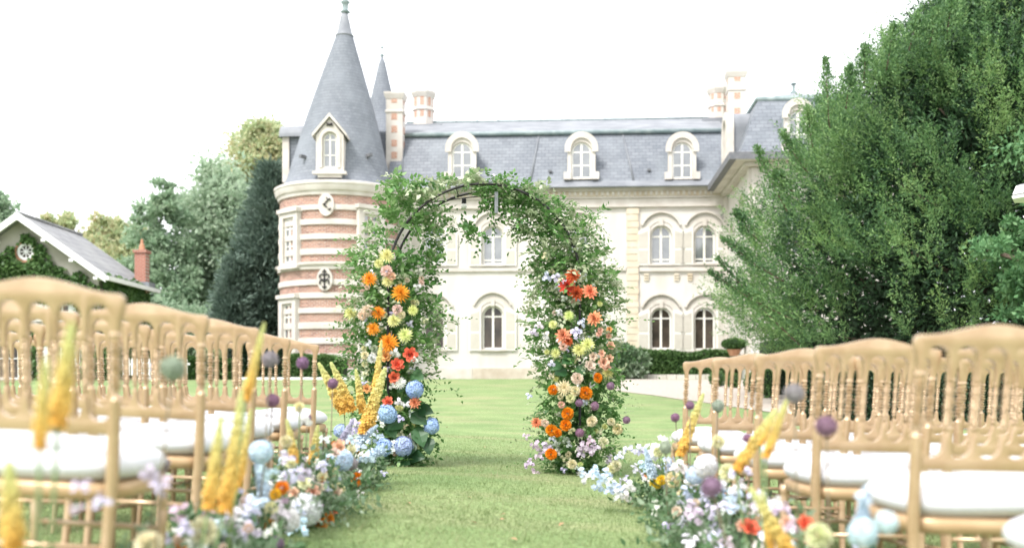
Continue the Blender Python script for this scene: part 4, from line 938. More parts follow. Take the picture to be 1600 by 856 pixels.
V, Fa = yew_shoots(1350, 44, .86, 1.03, 1., .72, .075, .050, fan=7, sp=.17)
npmesh('crown', V, Fa, 'yew', yew)['kind'] = 'stuff'
V, Fa = yew_shoots(430, 34, .96, 1.04, 1.1, .70, .070, .045, .8, fan=6, sp=.13)
npmesh('young_shoots', V, Fa, 'yew_tip', yew)['kind'] = 'stuff'
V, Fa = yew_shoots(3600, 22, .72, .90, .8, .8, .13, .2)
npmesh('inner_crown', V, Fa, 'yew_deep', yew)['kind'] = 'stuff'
V, Fa = yew_shoots(20, 40, .99, 1.02, 1.5, .8, .09, .05, .95, fan=2)
npmesh('stray_shoots', V, Fa, 'yew', yew)['kind'] = 'stuff'
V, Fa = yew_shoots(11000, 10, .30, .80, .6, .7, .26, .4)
npmesh('inner_mass', V, Fa, 'yew_core', yew)['kind'] = 'stuff'  # dark filler leaves added inside the crown to block light
tb = MB(); tb.tube([(0, 0, -.3), (.1, 0, 2), (-.1, .1, 5), (0, 0, 9)], [.75, .6, .4, .12], 12); tb.build('trunk', 'bark', yew, smooth=True)
lb = MB()
for i in range(46):
    z = random.uniform(.7, 8.5); a = random.uniform(PI*.9, 2.05*PI); rr = float(yR(np.array(z)))*.86
    lb.tube([(0, 0, z*.7), (rr*.5*math.cos(a), rr*.42*math.sin(a), z*.85+.3), (rr*math.cos(a), rr*.8*math.sin(a), z+.6)], [.16, .09, .02], 6)
for px_, py_, qx, qy in ((1250, 540, 1120, 402), (1240, 500, 1110, 425), (1225, 440, 1130, 372), (1230, 330, 1183, 232), (1262, 270, 1224, 208), (1296, 200, 1290, 92), (1322, 170, 1328, 104), (1350, 130, 1352, 72), (1385, 110, 1396, 40), (1420, 80, 1434, 22), (1452, 70, 1462, 18), (1480, 50, 1488, -8), (1270, 230, 1262, 170), (1240, 300, 1212, 268), (1190, 380, 1150, 330)):   # long stray branches to the left
    a_ = P(px_, py_, YY-3.2)-yb_; b_ = P(qx, qy, YY-3.2)-yb_; lb.tube([a_, a_.lerp(b_, .5)+Vector((0, 0, -.08)), b_], [.02, .014, .006], 5)
    dd = b_-a_; q = 900; tt = rng.random(q)**.9; Pl = np.array(a_)[None]+np.array(dd)[None]*tt[:, None]+rng.normal(0, .17, (q, 3))*(1.2-tt[:, None])**1.1; Dl = np.array(dd.normalized())[None]+rng.normal(0, .6, (q, 3))
    V, Fa = leaves(Pl, Dl, .085, .032, 'diamond'); npmesh('stray_shoots', V, Fa, 'yew', yew)['kind'] = 'stuff'
lb.build('limbs', 'bark', yew, smooth=True)
# a brighter tree pushing in at the right edge, in front of the yew
tree('deciduous_tree', (11.6, 19.6, float(gz(11.6, 19.6))), [((10.6, 18.8, 4.9), (1.3, 1.2, .8)), ((11.3, 18.7, 3.6), (1.0, 1.2, .6)), ((9.3, 19.0, 3.1), (.95, 1, .45)), ((11.2, 19, 5.8), (1.2, 1.1, .6)), ((9.8, 18.9, 3.9), (.7, .8, .4)), ((9.6, 19.1, 2.3), (.8, .8, .45))], 'bright_tree', .11, 15000, 'fresh green leafy tree reaching in over the yew at the frame edge', .16, .25)
# white lantern head poking in at the right edge
lp = P(1606, 300, 12.0); g_ = float(gz(lp.x, lp.y))
lamp = empty('lamp_post', (lp.x+.12, lp.y, g_), 0, 'white lantern head on a post before the right-hand trees', 'lamp post')
zb = P(1600, 311, 12).z-g_
MB().lathe([(.045, 0), (.035, zb-.02)], 10).build('post', 'white', lamp)
MB().lathe([(.30, zb), (.31, zb+.035), (.27, zb+.045)], 6).build('base_plate', 'white', lamp)
MB().lathe([(.268, zb+.05), (.30, zb+.055), (.26, zb+.15), (.25, zb+.155)], 6).build('hood', 'white', lamp)
MB().lathe([(.25, zb+.158), (.20, zb+.175), (.02, zb+.19)], 6).build('cap', 'lead', lamp)

# ------------------------------------------------------------------ gold spindle-back chairs
REC = .13
def lean_back(mb):
    mb.v = [Vector((v.x, v.y - max(0, v.z-.44)*REC, v.z)) for v in mb.v]; return mb
def beads(z0, z1, r, k=5):
    """turned spindle: slim shaft with groups of rings"""
    h = z1-z0; pf = [(r*.9, z0), (r*1.25, z0+.006), (r*.65, z0+.016)]
    for c in (.27, .52, .77):
        zc = z0+h*c
        for j in (-1, 0, 1):
            zz = zc+j*.0135; q = 1.5 if j == 0 else 1.22; pf += [(r*.62, zz-.0062), (r*q, zz-.0026), (r*q, zz+.0026), (r*.62, zz+.0062)]
    pf += [(r*.62, z1-.020), (r*1.3, z1-.010), (r*1.0, z1)]
    return sorted(pf, key=lambda q: q[1])
def make_chair():
    t = empty('banquet_chair', (0, 0, 0))
    xs_ = [-.190, -.114, -.038, .038, .114, .190]
    # crest rail
    top = [(x, .884+.030*(.5+.5*math.cos(PI*x/.19))-.004*math.cos(4*PI*x/.4)*0) for x in np.linspace(.200, -.200, 41)]
    bot = [(-.216, .868), (-.216, .850), (-.208, .828), (-.200, .785), (-.196, .762)]
    for i in range(5):
        a, b = xs_[i]+.0055, xs_[i+1]-.0055; c = (a+b)/2; r_ = (b-a)/2
        bot += [(a, .760), (a+.0005, .775), (a+.002, .805)] + [(c - (r_-.003)*math.cos(PI*k/8), .823+r_*.95*math.sin(PI*k/8)) for k in range(9)] + [(b-.002, .805), (b-.0005, .775), (b, .760)]
    bot += [(.196, .762), (.200, .785), (.208, .828), (.216, .850), (.216, .868)]
    m_ = MB(); m_.prism(bot+[(.212, .880)]+top+[(-.212, .880)], -.012, .012); lean_back(m_).build('crest_rail', 'gold', t, bevel=.0055, smooth=True, auto=50)
    # lower rail with its scalloped top
    tp = []
    for i in range(5):
        a, b = xs_[i]+.0075, xs_[i+1]-.0075; c = (a+b)/2; r_ = (b-a)/2
        tp += [(a-.001, .622), (a+.0005, .604)] + [(c - r_*.95*math.cos(PI*k/8), .592-r_*.95*math.sin(PI*k/8)) for k in range(9)] + [(b-.0005, .604), (b+.001, .622)]
    m_ = MB(); m_.prism([(.192, .528), (-.192, .528)][::-1]+[(.192, .622)]+tp[::-1]+[(-.192, .622)], -.011, .011); lean_back(m_).build('lower_rail', 'gold', t, bevel=.003, smooth=True, auto=50)
    for x in xs_[1:5]:
        m_ = MB(); m_.lathe(beads(.612, .776, .0078), 10, x, 0); lean_back(m_).build('spindle', 'gold', t, smooth=True)
    for sx in (-1, 1):
        m_ = MB(); m_.lathe(beads(.612, .790, .0122), 12, sx*.192, 0)
        m_.tube([(sx*.192, 0, .775), (sx*.194, 0, .85)], .012, 10)
        m_.tube([(sx*.178, -.045, 0), (sx*.181, -.012, .2), (sx*.184, 0, .40), (sx*.190, 0, .618)], [.012, .015, .018, .0165], 8)
        lean_back(m_).build('back_leg', 'gold', t, smooth=True, auto=50)
        m_ = MB(); m_.lathe([(.009, 0), (.011, .02), (.010, .05), (.013, .20), (.017, .29), (.012, .305), (.018, .32), (.013, .33), (.018, .345), (.019, .375)], 10, sx*.185, .36); m_.build('front_leg', 'gold', t, smooth=True)
        MB().tube([(sx*.182, -.01, .20), (sx*.185, .36, .18)], .008, 8).build('stretcher', 'gold', t, smooth=True)
    MB().tube([(-.185, .36, .24), (.185, .36, .24)], .008, 8).build('stretcher', 'gold', t, smooth=True)
    MB().tube([(-.182, -.01, .24), (.182, -.01, .24)], .008, 8).build('stretcher', 'gold', t, smooth=True)
    def outline(k, e=.0):
        return [((.205+e)*math.copysign(abs(math.cos(a))**.55, math.cos(a))*(1+.03*math.sin(a)), .185+(.20+e)*math.copysign(abs(math.sin(a))**.55, math.sin(a))) for a in np.linspace(0, 2*PI, k, endpoint=False)]
    def loft(rings):
        m_ = MB(); k = len(rings[0]); vs = [p for r in rings for p in r]
        fs = [(i*k+j, i*k+(j+1) % k, (i+1)*k+(j+1) % k, (i+1)*k+j) for i in range(len(rings)-1) for j in range(k)]
        fs += [tuple(reversed(range(k))), tuple((len(rings)-1)*k+j for j in range(k))]; m_.add(vs, fs); return m_
    K = 36; o = outline(K)
    loft([[(x*s_, .185+(y-.185)*s_, z) for x, y in o] for s_, z in ((.95, .358), (1.0, .363), (1.02, .378), (1.02, .394), (.98, .402))]).build('seat_frame', 'pinkwood', t, smooth=True, auto=50)
    rings = []
    for s_, z in ((.78, .402), (.92, .409), (1.01, .422), (1.045, .436), (1.04, .450), (.98, .466), (.86, .480), (.68, .491), (.42, .499), (.18, .502)):
        rings.append([(x*s_, .185+(y-.185)*s_, z+.003*math.sin(9*x+5*y)) for x, y in o])
    loft(rings).build('cushion', 'cushion', t, smooth=True)
    return t
def copy_thing(src):
    r = src.copy(); COL.objects.link(r)
    for k in ('label', 'category', 'group'):
        if k in src: r[k] = src[k]
    for ch in src.children:
        c = ch.copy(); COL.objects.link(c); c.parent = r
        for g in ch.children:
            e = g.copy(); COL.objects.link(e); e.parent = c
    return r
chair0 = make_chair(); first = True
# d = distance of each row from the camera, X = aisle-side corner of its crest rail
rowsL = [(2.73, -1.080, 1, 2), (3.67, -1.120, 2, 3), (4.57, -1.172, 3, 4), (5.50, -1.230, 4, 5), (6.42, -1.250, 5, 5)]
rowsR = [(1.95, 1.115, 1, 1), (2.84, 1.085, 1, 2), (3.70, 1.075, 2, 3), (4.58, 1.065, 3, 4), (5.42, 1.045, 4, 4), (6.25, 1.020, 5, 5)]
ordw = ['first', 'second', 'third', 'fourth', 'fifth', 'sixth']
seatw = ['aisle-end seat', 'second seat from the aisle', 'third seat from the aisle', 'fourth seat from the aisle', 'fifth seat from the aisle']
rowsL = [(a*.94, b*.94, c, e) for a, b, c, e in rowsL]; rowsR = [(a*.94, b*.94, c, e) for a, b, c, e in rowsR]
for side, rows in ((-1, rowsL), (1, rowsR)):
    for ri, (d_, X_, nv, nn) in enumerate(rows):
        for k in range(nv if not (side == -1 and ri == 0) else 1):
            c = chair0 if first else copy_thing(chair0); first = False
            x = X_ + side*(.214 + k*.432 + random.uniform(-.008, .008)); y = d_ + side*0*.0 + random.uniform(-.03, .03)*(k > 0) + .05
            c.location = (x, y, float(gz(x, y)))
            tilt = -math.atan((float(gz(x+.2, y))-float(gz(x-.2, y)))/.4)
            c.rotation_euler = (0, tilt + (R(1.2) if side < 0 else R(-.3)), random.uniform(-.025, .025)+(R(-2.0) if side < 0 else R(1.5)))
            n_rows = len(rows); fromarch = ordw[n_rows-1-ri]
            tag(c, f"gold spindle-back chair, {seatw[k]}, {fromarch} row from the arch, {'tower' if side < 0 else 'yew'} side", 'chair',
                'gold chairs on the tower side of the aisle' if side < 0 else 'gold chairs on the yew side of the aisle')
# ------------------------------------------------------------------ flowers: unit meshes facing +z, radius about 1
def petal(P0, az, el, ln, wd, cup=.25, n=3, tipw=.15):
    """one petal as a curved ribbon from P0, pointing az/el"""
    dx = np.array([math.cos(az)*math.cos(el), math.sin(az)*math.cos(el), math.sin(el)]); sd_ = np.array([-math.sin(az), math.cos(az), 0]); up = np.cross(dx, sd_)*-1
    if up[2] < 0 and el < 1.2: up = -up
    V, Fs = [], []
    for i in range(n+1):
        t_ = i/n; w_ = wd*(math.sin(PI*(.15+.75*t_))**.8 if i < n else tipw)/2; c = np.array(P0)+dx*ln*t_+up*cup*ln*(t_**2)
        V += [c-sd_*w_+up*w_*.35, c, c+sd_*w_+up*w_*.35]
    for i in range(n):
        a = i*3; Fs += [(a, a+1, a+4, a+3), (a+1, a+2, a+5, a+4)]
    return V, Fs
def merge(parts):
    V, Fs = [], []
    for v, f in parts:
        o = len(V); V += [tuple(q) for q in v]; Fs += [tuple(i+o for i in g) for g in f]
    return V, Fs
rnd = random.Random(3)
def f_dahlia(spiky=True, rings=6):
    ps = []
    for k in range(rings):
        n_ = int((17 if spiky else 11)*(1-.11*k)); el = R(-8+17*k)
        for i in range(n_):
            ps.append(petal((0, 0, .04*k), 2*PI*(i+.5*(k % 2))/n_+rnd.uniform(-.06, .06), el+rnd.uniform(-.1, .1), (1-.12*k)*rnd.uniform(.88, 1.05), (.17 if spiky else .36)*(1-.05*k), .10 if spiky else .22, 3, .02 if spiky else .25))
    return merge(ps)
def f_rose():
    ps = []
    for k, (n_, r0, el, ln, wd) in enumerate(((6, .18, 8, .85, .75), (6, .16, 35, .80, .72), (5, .13, 58, .72, .6), (5, .09, 72, .62, .5), (4, .05, 82, .55, .36), (3, .02, 86, .5, .22))):
        for i in range(n_):
            a = 2*PI*(i+.4*k)/n_+rnd.uniform(-.1, .1); ps.append(petal((r0*math.cos(a), r0*math.sin(a), -.15), a, R(el), ln, wd, .28 if k < 2 else -.12, 4, .6))
    return merge(ps)
def f_pom(n_=95, top=True):
    ps = []
    for i in range(n_):
        z = 1-(i+.5)/n_*1.35; a = i*2.39996; r = math.sqrt(max(0, 1-z*z)); d = np.array([r*math.cos(a), r*math.sin(a), z])
        el = math.asin(max(-1, min(1, z)))
        ps.append(petal(d*.42, a, el+rnd.uniform(-.25, .25), .52*rnd.uniform(.85, 1.1), .34, rnd.uniform(-.1, .35), 2, .28))
    return merge(ps)
def f_cluster(n_=78, sz=.30, body=.80, zlo=-.75, four=True):
    ps = []
    for i in range(n_):
        z = 1-(i+.5)/n_*(1-zlo); a = i*2.39996; r = math.sqrt(max(0, 1-z*z)); d = Vector((r*math.cos(a), r*math.sin(a), z)); rot = d.to_track_quat('Z', 'Y')
        q0 = rnd.uniform(0, PI); jit = rnd.uniform(.88, 1.10)
        for k in range(4 if four else 5):
            b = q0+k*2*PI/(4 if four else 5); u = rot @ Vector((math.cos(b), math.sin(b), 0)); v = rot @ Vector((-math.sin(b), math.cos(b), 0)); c = d*body*jit
            ps.append(([c, c+u*sz*.55-v*sz*.38+d*.03, c+u*sz*.95+d*.01, c+u*sz*.55+v*sz*.38+d*.03], [(0, 1, 2, 3)]))
    return merge(ps)
def f_sprig(n_=11):
    ps = []
    for i in range(n_):
        d = Vector((rnd.uniform(-1, 1), rnd.uniform(-1, 1), rnd.uniform(-.6, .8))); c = d*.85; rot = (Vector((d.x*.6, d.y*.6, .8))).to_track_quat('Z', 'Y'); sz = rnd.uniform(.30, .46); q0 = rnd.uniform(0, 6)
        for k in range(5):
            b = q0+k*2*PI/5; u = rot @ Vector((math.cos(b), math.sin(b), 0)); v = rot @ Vector((-math.sin(b), math.cos(b), 0)); z = rot @ Vector((0, 0, 1))
            ps.append(([c, c+u*sz*.55-v*sz*.42+z*sz*.25, c+u*sz*1.05+z*sz*.22, c+u*sz*.55+v*sz*.42+z*sz*.25], [(0, 1, 2, 3)]))
        e_ = c*.2; s1 = Vector((.02, .02, 0)); ps.append(([c, e_+s1, e_-s1], [(0, 1, 2)]))
    return merge(ps)
def f_allium():
    ps = []
    for i in range(150):
        z = 1-(i+.5)/150*2; a = i*2.39996; r = math.sqrt(max(0, 1-z*z)); d = Vector((r*math.cos(a), r*math.sin(a), z)); rot = d.to_track_quat('Z', 'Y'); l = rnd.uniform(.88, 1.04)
        for k in range(3):
            b = k*2*PI/3+i; u = rot @ Vector((math.cos(b), math.sin(b), 0)); v = rot @ Vector((-math.sin(b), math.cos(b), 0))
            ps.append(([d*.55, d*l*.93+u*.13-v*.05, d*l+u*.10, d*l*.93+u*.13+v*.05], [(0, 1, 2, 3)]))
    for i in range(10):
        a = 2*PI*i/10
        for j in range(6):
            b0, b1 = -PI/2+PI*j/6, -PI/2+PI*(j+1)/6; a1 = a+2*PI/10
            q = lambda A, Bv: Vector((math.cos(A)*math.cos(Bv), math.sin(A)*math.cos(Bv), math.sin(Bv)))*.80
            ps.append(([q(a, b0), q(a1, b0), q(a1, b1), q(a, b1)], [(0, 1, 2, 3)]))
    return merge(ps)
def f_spike(n_=430, r0=.084, kind='eremurus'):
    """spire of florets, unit height; blunt foot, fine tip"""
    ps = []
    for i in range(n_):
        t_ = ((i+.5)/n_)**.92; a = i*2.39996; rr = r0*(1-t_)**.55*min(1, .55+t_*2.2)*rnd.uniform(.35, 1.35)+.006; d = Vector((math.cos(a), math.sin(a), .55)).normalized(); c = Vector((rr*math.cos(a)*.75, rr*math.sin(a)*.75, t_)); sz = r0*(.44 if kind == 'eremurus' else .85)*(1-t_*.7)+.006
        rot = d.to_track_quat('Z', 'Y')
        for k in range(4):
            b = k*PI/2+i; u = rot @ Vector((math.cos(b), math.sin(b), 0)); v = rot @ Vector((-math.sin(b), math.cos(b), 0))
            ps.append(([c, c+u*sz*.6-v*sz*.4+d*sz*.5, c+u*sz+d*sz*.45, c+u*sz*.6+v*sz*.4+d*sz*.5], [(0, 1, 2, 3)]))
    ps.append(([(.012, 0, 0), (-.006, .01, 0), (-.006, -.01, 0), (0, 0, .95)], [(0, 1, 3), (1, 2, 3), (2, 0, 3)]))
    return merge(ps)
def fmesh(nm, vf, m='petal'):
    me = bpy.data.meshes.new(nm); me.from_pydata(vf[0], [], vf[1]); me.materials.append(M[m]); return me
FM = {'spiky': fmesh('cactus_dahlia', f_dahlia(True)), 'dahlia': fmesh('dahlia', f_dahlia(False, 5)), 'rose': fmesh('rose', f_rose()), 'pom': fmesh('pompon', f_pom()),
      'hydrangea': fmesh('hydrangea', f_cluster(120, .27, .86, -.8)), 'allium': fmesh('allium', f_allium()), 'carnation': fmesh('carnation', f_pom(60)),
      'spike': fmesh('spire', f_spike()), 'delph': fmesh('delphinium', f_spike(110, .16, 'delph')), 'sprig': fmesh('sprig', f_sprig())}
# foxtail-lily spires: orange where the florets have opened at the foot, lime at the tip
m = petalmat('foxtail_lily'); n_ = m.node_tree; b_ = n_.nodes['Principled BSDF']; tcn = n_.nodes.new('ShaderNodeTexCoord'); sp = n_.nodes.new('ShaderNodeSeparateXYZ'); n_.links.new(tcn.outputs['Object'], sp.inputs[0])
rp = n_.nodes.new('ShaderNodeValToRGB'); n_.links.new(sp.outputs[2], rp.inputs[0]); e = rp.color_ramp.elements; e[0].color = (.90, .54, .12, 1); e[0].position = .02; e[1].color = (.76, .78, .38, 1); e[1].position = .9; k_ = e.new(.36); k_.color = (.82, .62, .20, 1)
hv = [x for x in n_.nodes if x.type == 'HUE_SAT'][0]; n_.links.new(rp.outputs[0], hv.inputs['Color'])
M['foxtail'] = m; FM['spike'].materials[0] = m
NAMES = {'spiky': 'cactus_dahlia', 'dahlia': 'dahlia', 'rose': 'rose', 'pom': 'marigold', 'hydrangea': 'hydrangea', 'allium': 'allium', 'carnation': 'carnation', 'spike': 'foxtail_lily', 'delph': 'delphinium', 'sprig': 'blossom_sprig'}
C = {'orange': (.86, .34, .035), 'marigold': (.86, .29, .015), 'lime': (.74, .78, .34), 'cream': (.82, .78, .52), 'peach': (.84, .55, .40), 'blush': (.84, .66, .56), 'coral': (.84, .20, .12), 'red': (.66, .075, .05), 'rust': (.62, .13, .045),
     'salmon': (.86, .34, .19), 'blue': (.40, .54, .80), 'paleblue': (.62, .74, .86), 'white': (.82, .82, .80), 'lilac': (.67, .65, .80), 'mauve': (.56, .47, .56), 'purple': (.33, .20, .30), 'greyp': (.40, .34, .38), 'greeng': (.40, .45, .34), 'apricot': (.86, .47, .20), 'yellow': (.88, .62, .06)}
def bloom(kind, loc, r, col, parent, face=None, origin=None, name=None):
    """one flower head as a part; loc in world, parent's origin subtracted"""
    o = bpy.data.objects.new(name or NAMES[kind], FM[kind]); COL.objects.link(o); o.parent = parent
    o.location = Vector(loc)-(origin if origin is not None else parent.location)
    o.scale = (r*rnd.uniform(.93, 1.07), r*rnd.uniform(.9, 1.05), r) if kind in ('hydrangea', 'pom', 'sprig', 'carnation') else (r, r, r); c = C[col]; j = [1+rnd.uniform(-.06, .06) for _ in range(3)]; o.color = (min(1, c[0]*j[0]), min(1, c[1]*j[1]), min(1, c[2]*j[2]), 1)
    if face is None: face = Vector((rnd.uniform(-.35, .35), -1, rnd.uniform(.05, .55)))
    q = Vector(face).normalized().to_track_quat('Z', 'Y'); o.rotation_euler = (q @ Matrix.Rotation(rnd.uniform(0, 6), 4, 'Z').to_quaternion()).to_euler()
    return o

# ------------------------------------------------------------------ the flower arch
YA_ = 8.5
arch = empty('flower_arch', (-.22, YA_, float(gz(-.2, YA_))), 0, 'black metal arch wrapped in greenery, dahlias, hydrangeas and roses', 'flower arch')
AO = arch.location.copy()
def AP(px, py, dy=0): return P(px, py, YA_+dy)
cxp, topp, rp_ = 757, 293, 147
for k, dy in enumerate((-.16, .20)):
    Yk = YA_+dy; s_ = YA_/F; c = P(cxp, topp+rp_, YA_); pts = []
    for side in (-1,):
        gl0 = float(gz(c.x-rp_*s_, Yk)); gl1 = float(gz(c.x+rp_*s_, Yk))
        pts = [(c.x-rp_*s_, Yk, gl0-.05)] + [(c.x-rp_*s_, Yk, z) for z in np.linspace(.3, c.z, 5)] + [(c.x-rp_*s_*math.cos(a), Yk, c.z+rp_*s_*math.sin(a)) for a in np.linspace(.08, PI-.08, 36)] + [(c.x+rp_*s_, Yk, z) for z in np.linspace(c.z, .3, 5)] + [(c.x+rp_*s_, Yk, gl1-.05)]
    m_ = MB(); m_.tube([Vector(p)-AO for p in pts], .011, 8); m_.build('hoop', 'iron', arch, smooth=True)
for a in np.linspace(.1, PI-.1, 11):
    p = c + Vector((-rp_*s_*math.cos(a), 0, rp_*s_*math.sin(a)))-AO; m_ = MB(); m_.tube([(p.x, -.16, p.z), (p.x, .20, p.z)], .005, 6); m_.build('cross_bar', 'iron', arch)
for sx in (-1, 1):
    for z in np.linspace(.25, c.z-.1, 6):
        p = Vector((c.x+sx*rp_*s_, 0, z))-AO; m_ = MB(); m_.tube([(p.x, -.16, p.z), (p.x, .20, p.z)], .005, 6); m_.build('cross_bar', 'iron', arch)
st_ = AP(776, 305)-AO; MB().box(st_.x-.014, st_.x+.014, -.165, -.155, (AP(776, 338)-AO).z, st_.z).build('hanging_strap', 'zinc', arch)
# greenery: sprigs that start in the thick of each column and fan outwards
envL = [(286, 620, 645), (310, 612, 662), (330, 596, 690), (350, 572, 700), (370, 550, 690), (400, 538, 696), (430, 534, 690), (460, 540, 688), (490, 532, 694), (520, 524, 700), (550, 530, 690), (580, 536, 682), (610, 540, 672), (650, 548, 684), (690, 556, 680), (715, 570, 665), (733, 592, 650)]
envR = [(300, 806, 845), (330, 806, 888), (350, 800, 905), (380, 822, 940), (410, 828, 945), (440, 830, 968), (470, 826, 972), (500, 826, 968), (530, 822, 966), (560, 824, 970), (600, 836, 978), (640, 840, 972), (680, 832, 972), (710, 832, 962), (735, 850, 935), (746, 862, 920)]
def env(E, n_, dens_lo=.0, pw=1.0, shrink=.62, ylo=None, yhi=None):
    ey_ = np.array([e[0] for e in E], float); a = np.array([e[1] for e in E], float); b = np.array([e[2] for e in E], float)
    lo = ylo or ey_[0]; hi = yhi or ey_[-1]
    py = lo+(hi-lo)*rng.random(n_)**pw; A = np.interp(py, ey_, a); Bq = np.interp(py, ey_, b); cx = (A+Bq)/2; hw = (Bq-A)/2
    u = rng.uniform(-1, 1, n_); u = np.sign(u)*np.abs(u)**.85
    return cx+u*hw*shrink, py, u, hw
def sprigs(px, py, u, ln, nl, leaf, wd, depth, droop=.2, outw=.9, fwd=.5):
    """px,py start pixels on the arch plane -> leaves along short twigs in 3-D"""
    k = len(px); th = rng.uniform(-1, 1, k); dyy = th*depth*np.sqrt(np.clip(1-u*u*.8, .1, 1))
    Yv = YA_+dyy; C0 = np.stack([(px-800)/F*YA_, Yv, CZ+(HY-py)/F*YA_], 1)
    D = np.stack([u*outw+rng.normal(0, .45, k), np.sign(dyy)*np.abs(th)*fwd*1.2-.1+rng.normal(0, .25, k), rng.normal(.25, .55, k)], 1); D = norm(D)
    Ls = ln*(.5+rng.random(k)); t_ = np.linspace(.12, 1, nl)[None]
    C1 = C0[:, None]+D[:, None]*(t_*Ls[:, None])[..., None]; C1[..., 2] -= droop*(t_**2)*Ls[:, None]
    sg = np.where(np.arange(nl) % 2, 1, -1)[None, :, None]; S = norm(np.cross(D, np.array([0, .3, 1.])+rng.normal(0, .3, (k, 3))))
    Dl = D[:, None]*.75+S[:, None]*sg*.9+rng.normal(0, .3, (k, nl, 3)); Dl[..., 2] -= .12
    q = k*nl; U = np.repeat(norm(np.cross(S, D)), nl, 0)+rng.normal(0, .45, (q, 3))
    sz = np.repeat(rng.uniform(.7, 1.25, k), nl)*rng.uniform(.75, 1.2, q)
    return C1.reshape(-1, 3), Dl.reshape(-1, 3), leaf*sz, leaf*wd*sz, U, C0, D, Ls
Vg, Vp = [], []
def put(E, n_, m, **k):
    sh = k.pop('shrink', .62); yl_ = k.pop('ylo', None); yh = k.pop('yhi', None)
    px, py, u, hw = env(E, n_, shrink=sh, ylo=yl_, yhi=yh)
    kp = (py > 405) | (rng.random(len(py)) < .68); px, py, u = px[kp], py[kp], u[kp]
    a = sprigs(px, py, u, **k); v = leaves(a[0]-np.array(AO), a[1], a[2], a[3], 'leaf', .18, a[4]); (Vg if m == 'g' else Vp).append(v)
for E, pale in ((envL, .42), (envR, .65)):
    put(E, 620, 'g', ln=.12, nl=7, leaf=.050, wd=.66, depth=.22, shrink=.70)
    put(E, 200, 'g', ln=.17, nl=8, leaf=.046, wd=.55, depth=.25, shrink=.82)
    put(E, int(560*pale), 'p', ln=.14, nl=8, leaf=.042, wd=.66, depth=.27, shrink=.8, yhi=600)
    put(E, 34, 'g', ln=.28, nl=11, leaf=.038, wd=.5, depth=.2, shrink=.88, droop=.35)
put(envR, 170, 'p', ln=.16, nl=10, leaf=.034, wd=.6, depth=.24, shrink=.8, ylo=330, yhi=470)
put(envR, 120, 'p', ln=.20, nl=10, leaf=.028, wd=.5, depth=.26, shrink=.8, ylo=600, yhi=740)
def along(pts, n_, spread, m, **k):
    """sprigs strung along a polyline of pixels"""
    pts = np.array(pts, float); t_ = rng.random(n_)*(len(pts)-1); i = np.minimum(t_.astype(int), len(pts)-2); f = (t_-i)[:, None]
    q = pts[i]*(1-f)+pts[i+1]*f+rng.normal(0, spread, (n_, 2)); a = sprigs(q[:, 0], q[:, 1], rng.uniform(-.9, .9, n_), **k)
    v = leaves(a[0]-np.array(AO), a[1], a[2], a[3], 'leaf', .18, a[4]); (Vg if m == 'g' else Vp).append(v)
along([(628, 330), (626, 300), (622, 288)], 26, 5, 'g', ln=.14, nl=8, leaf=.048, wd=.68, depth=.1)
along([(640, 325), (660, 350), (690, 352), (715, 355), (735, 362), (752, 366)], 60, 5, 'g', ln=.10, nl=7, leaf=.046, wd=.68, depth=.1)
along([(650, 345), (690, 335), (715, 350)], 26, 5, 'p', ln=.10, nl=7, leaf=.030, wd=.55, depth=.1)
along([(640, 330), (672, 300), (690, 290), (708, 284)], 20, 4, 'g', ln=.09, nl=6, leaf=.044, wd=.68, depth=.1)
along([(733, 287), (750, 285), (765, 292)], 24, 4, 'g', ln=.10, nl=7, leaf=.044, wd=.68, depth=.12)
along([(757, 292), (763, 310), (768, 330), (774, 342)], 34, 4, 'g', ln=.09, nl=7, leaf=.046, wd=.68, depth=.1)
along([(765, 292), (790, 292), (812, 300), (835, 312)], 46, 5, 'g', ln=.12, nl=7, leaf=.038, wd=.6, depth=.14)
along([(785, 330), (790, 312), (800, 300)], 20, 4, 'g', ln=.08, nl=6, leaf=.048, wd=.68, depth=.1)
along([(812, 300), (840, 315), (862, 345), (885, 380), (890, 420)], 105, 8, 'p', ln=.12, nl=8, leaf=.040, wd=.66, depth=.15)
along([(812, 310), (835, 335), (850, 380), (860, 430)], 60, 9, 'g', ln=.13, nl=8, leaf=.036, wd=.55, depth=.15)
along([(905, 400), (912, 370), (925, 345), (932, 335)], 26, 5, 'g', ln=.17, nl=10, leaf=.050, wd=.26, depth=.08)
along([(796, 298), (822, 306), (845, 325), (868, 352), (888, 385)], 52, 5, 'g', ln=.11, nl=7, leaf=.046, wd=.68, depth=.16)
along([(640, 318), (668, 303), (700, 294), (735, 288), (760, 290)], 60, 5, 'p', ln=.09, nl=6, leaf=.044, wd=.68, depth=.2)
along([(700, 296), (740, 292), (790, 296), (815, 300)], 34, 5, 'p', ln=.09, nl=6, leaf=.040, wd=.66, depth=.2)
V, Fa = cat(*Vg); nl_all = len(Fa)//4
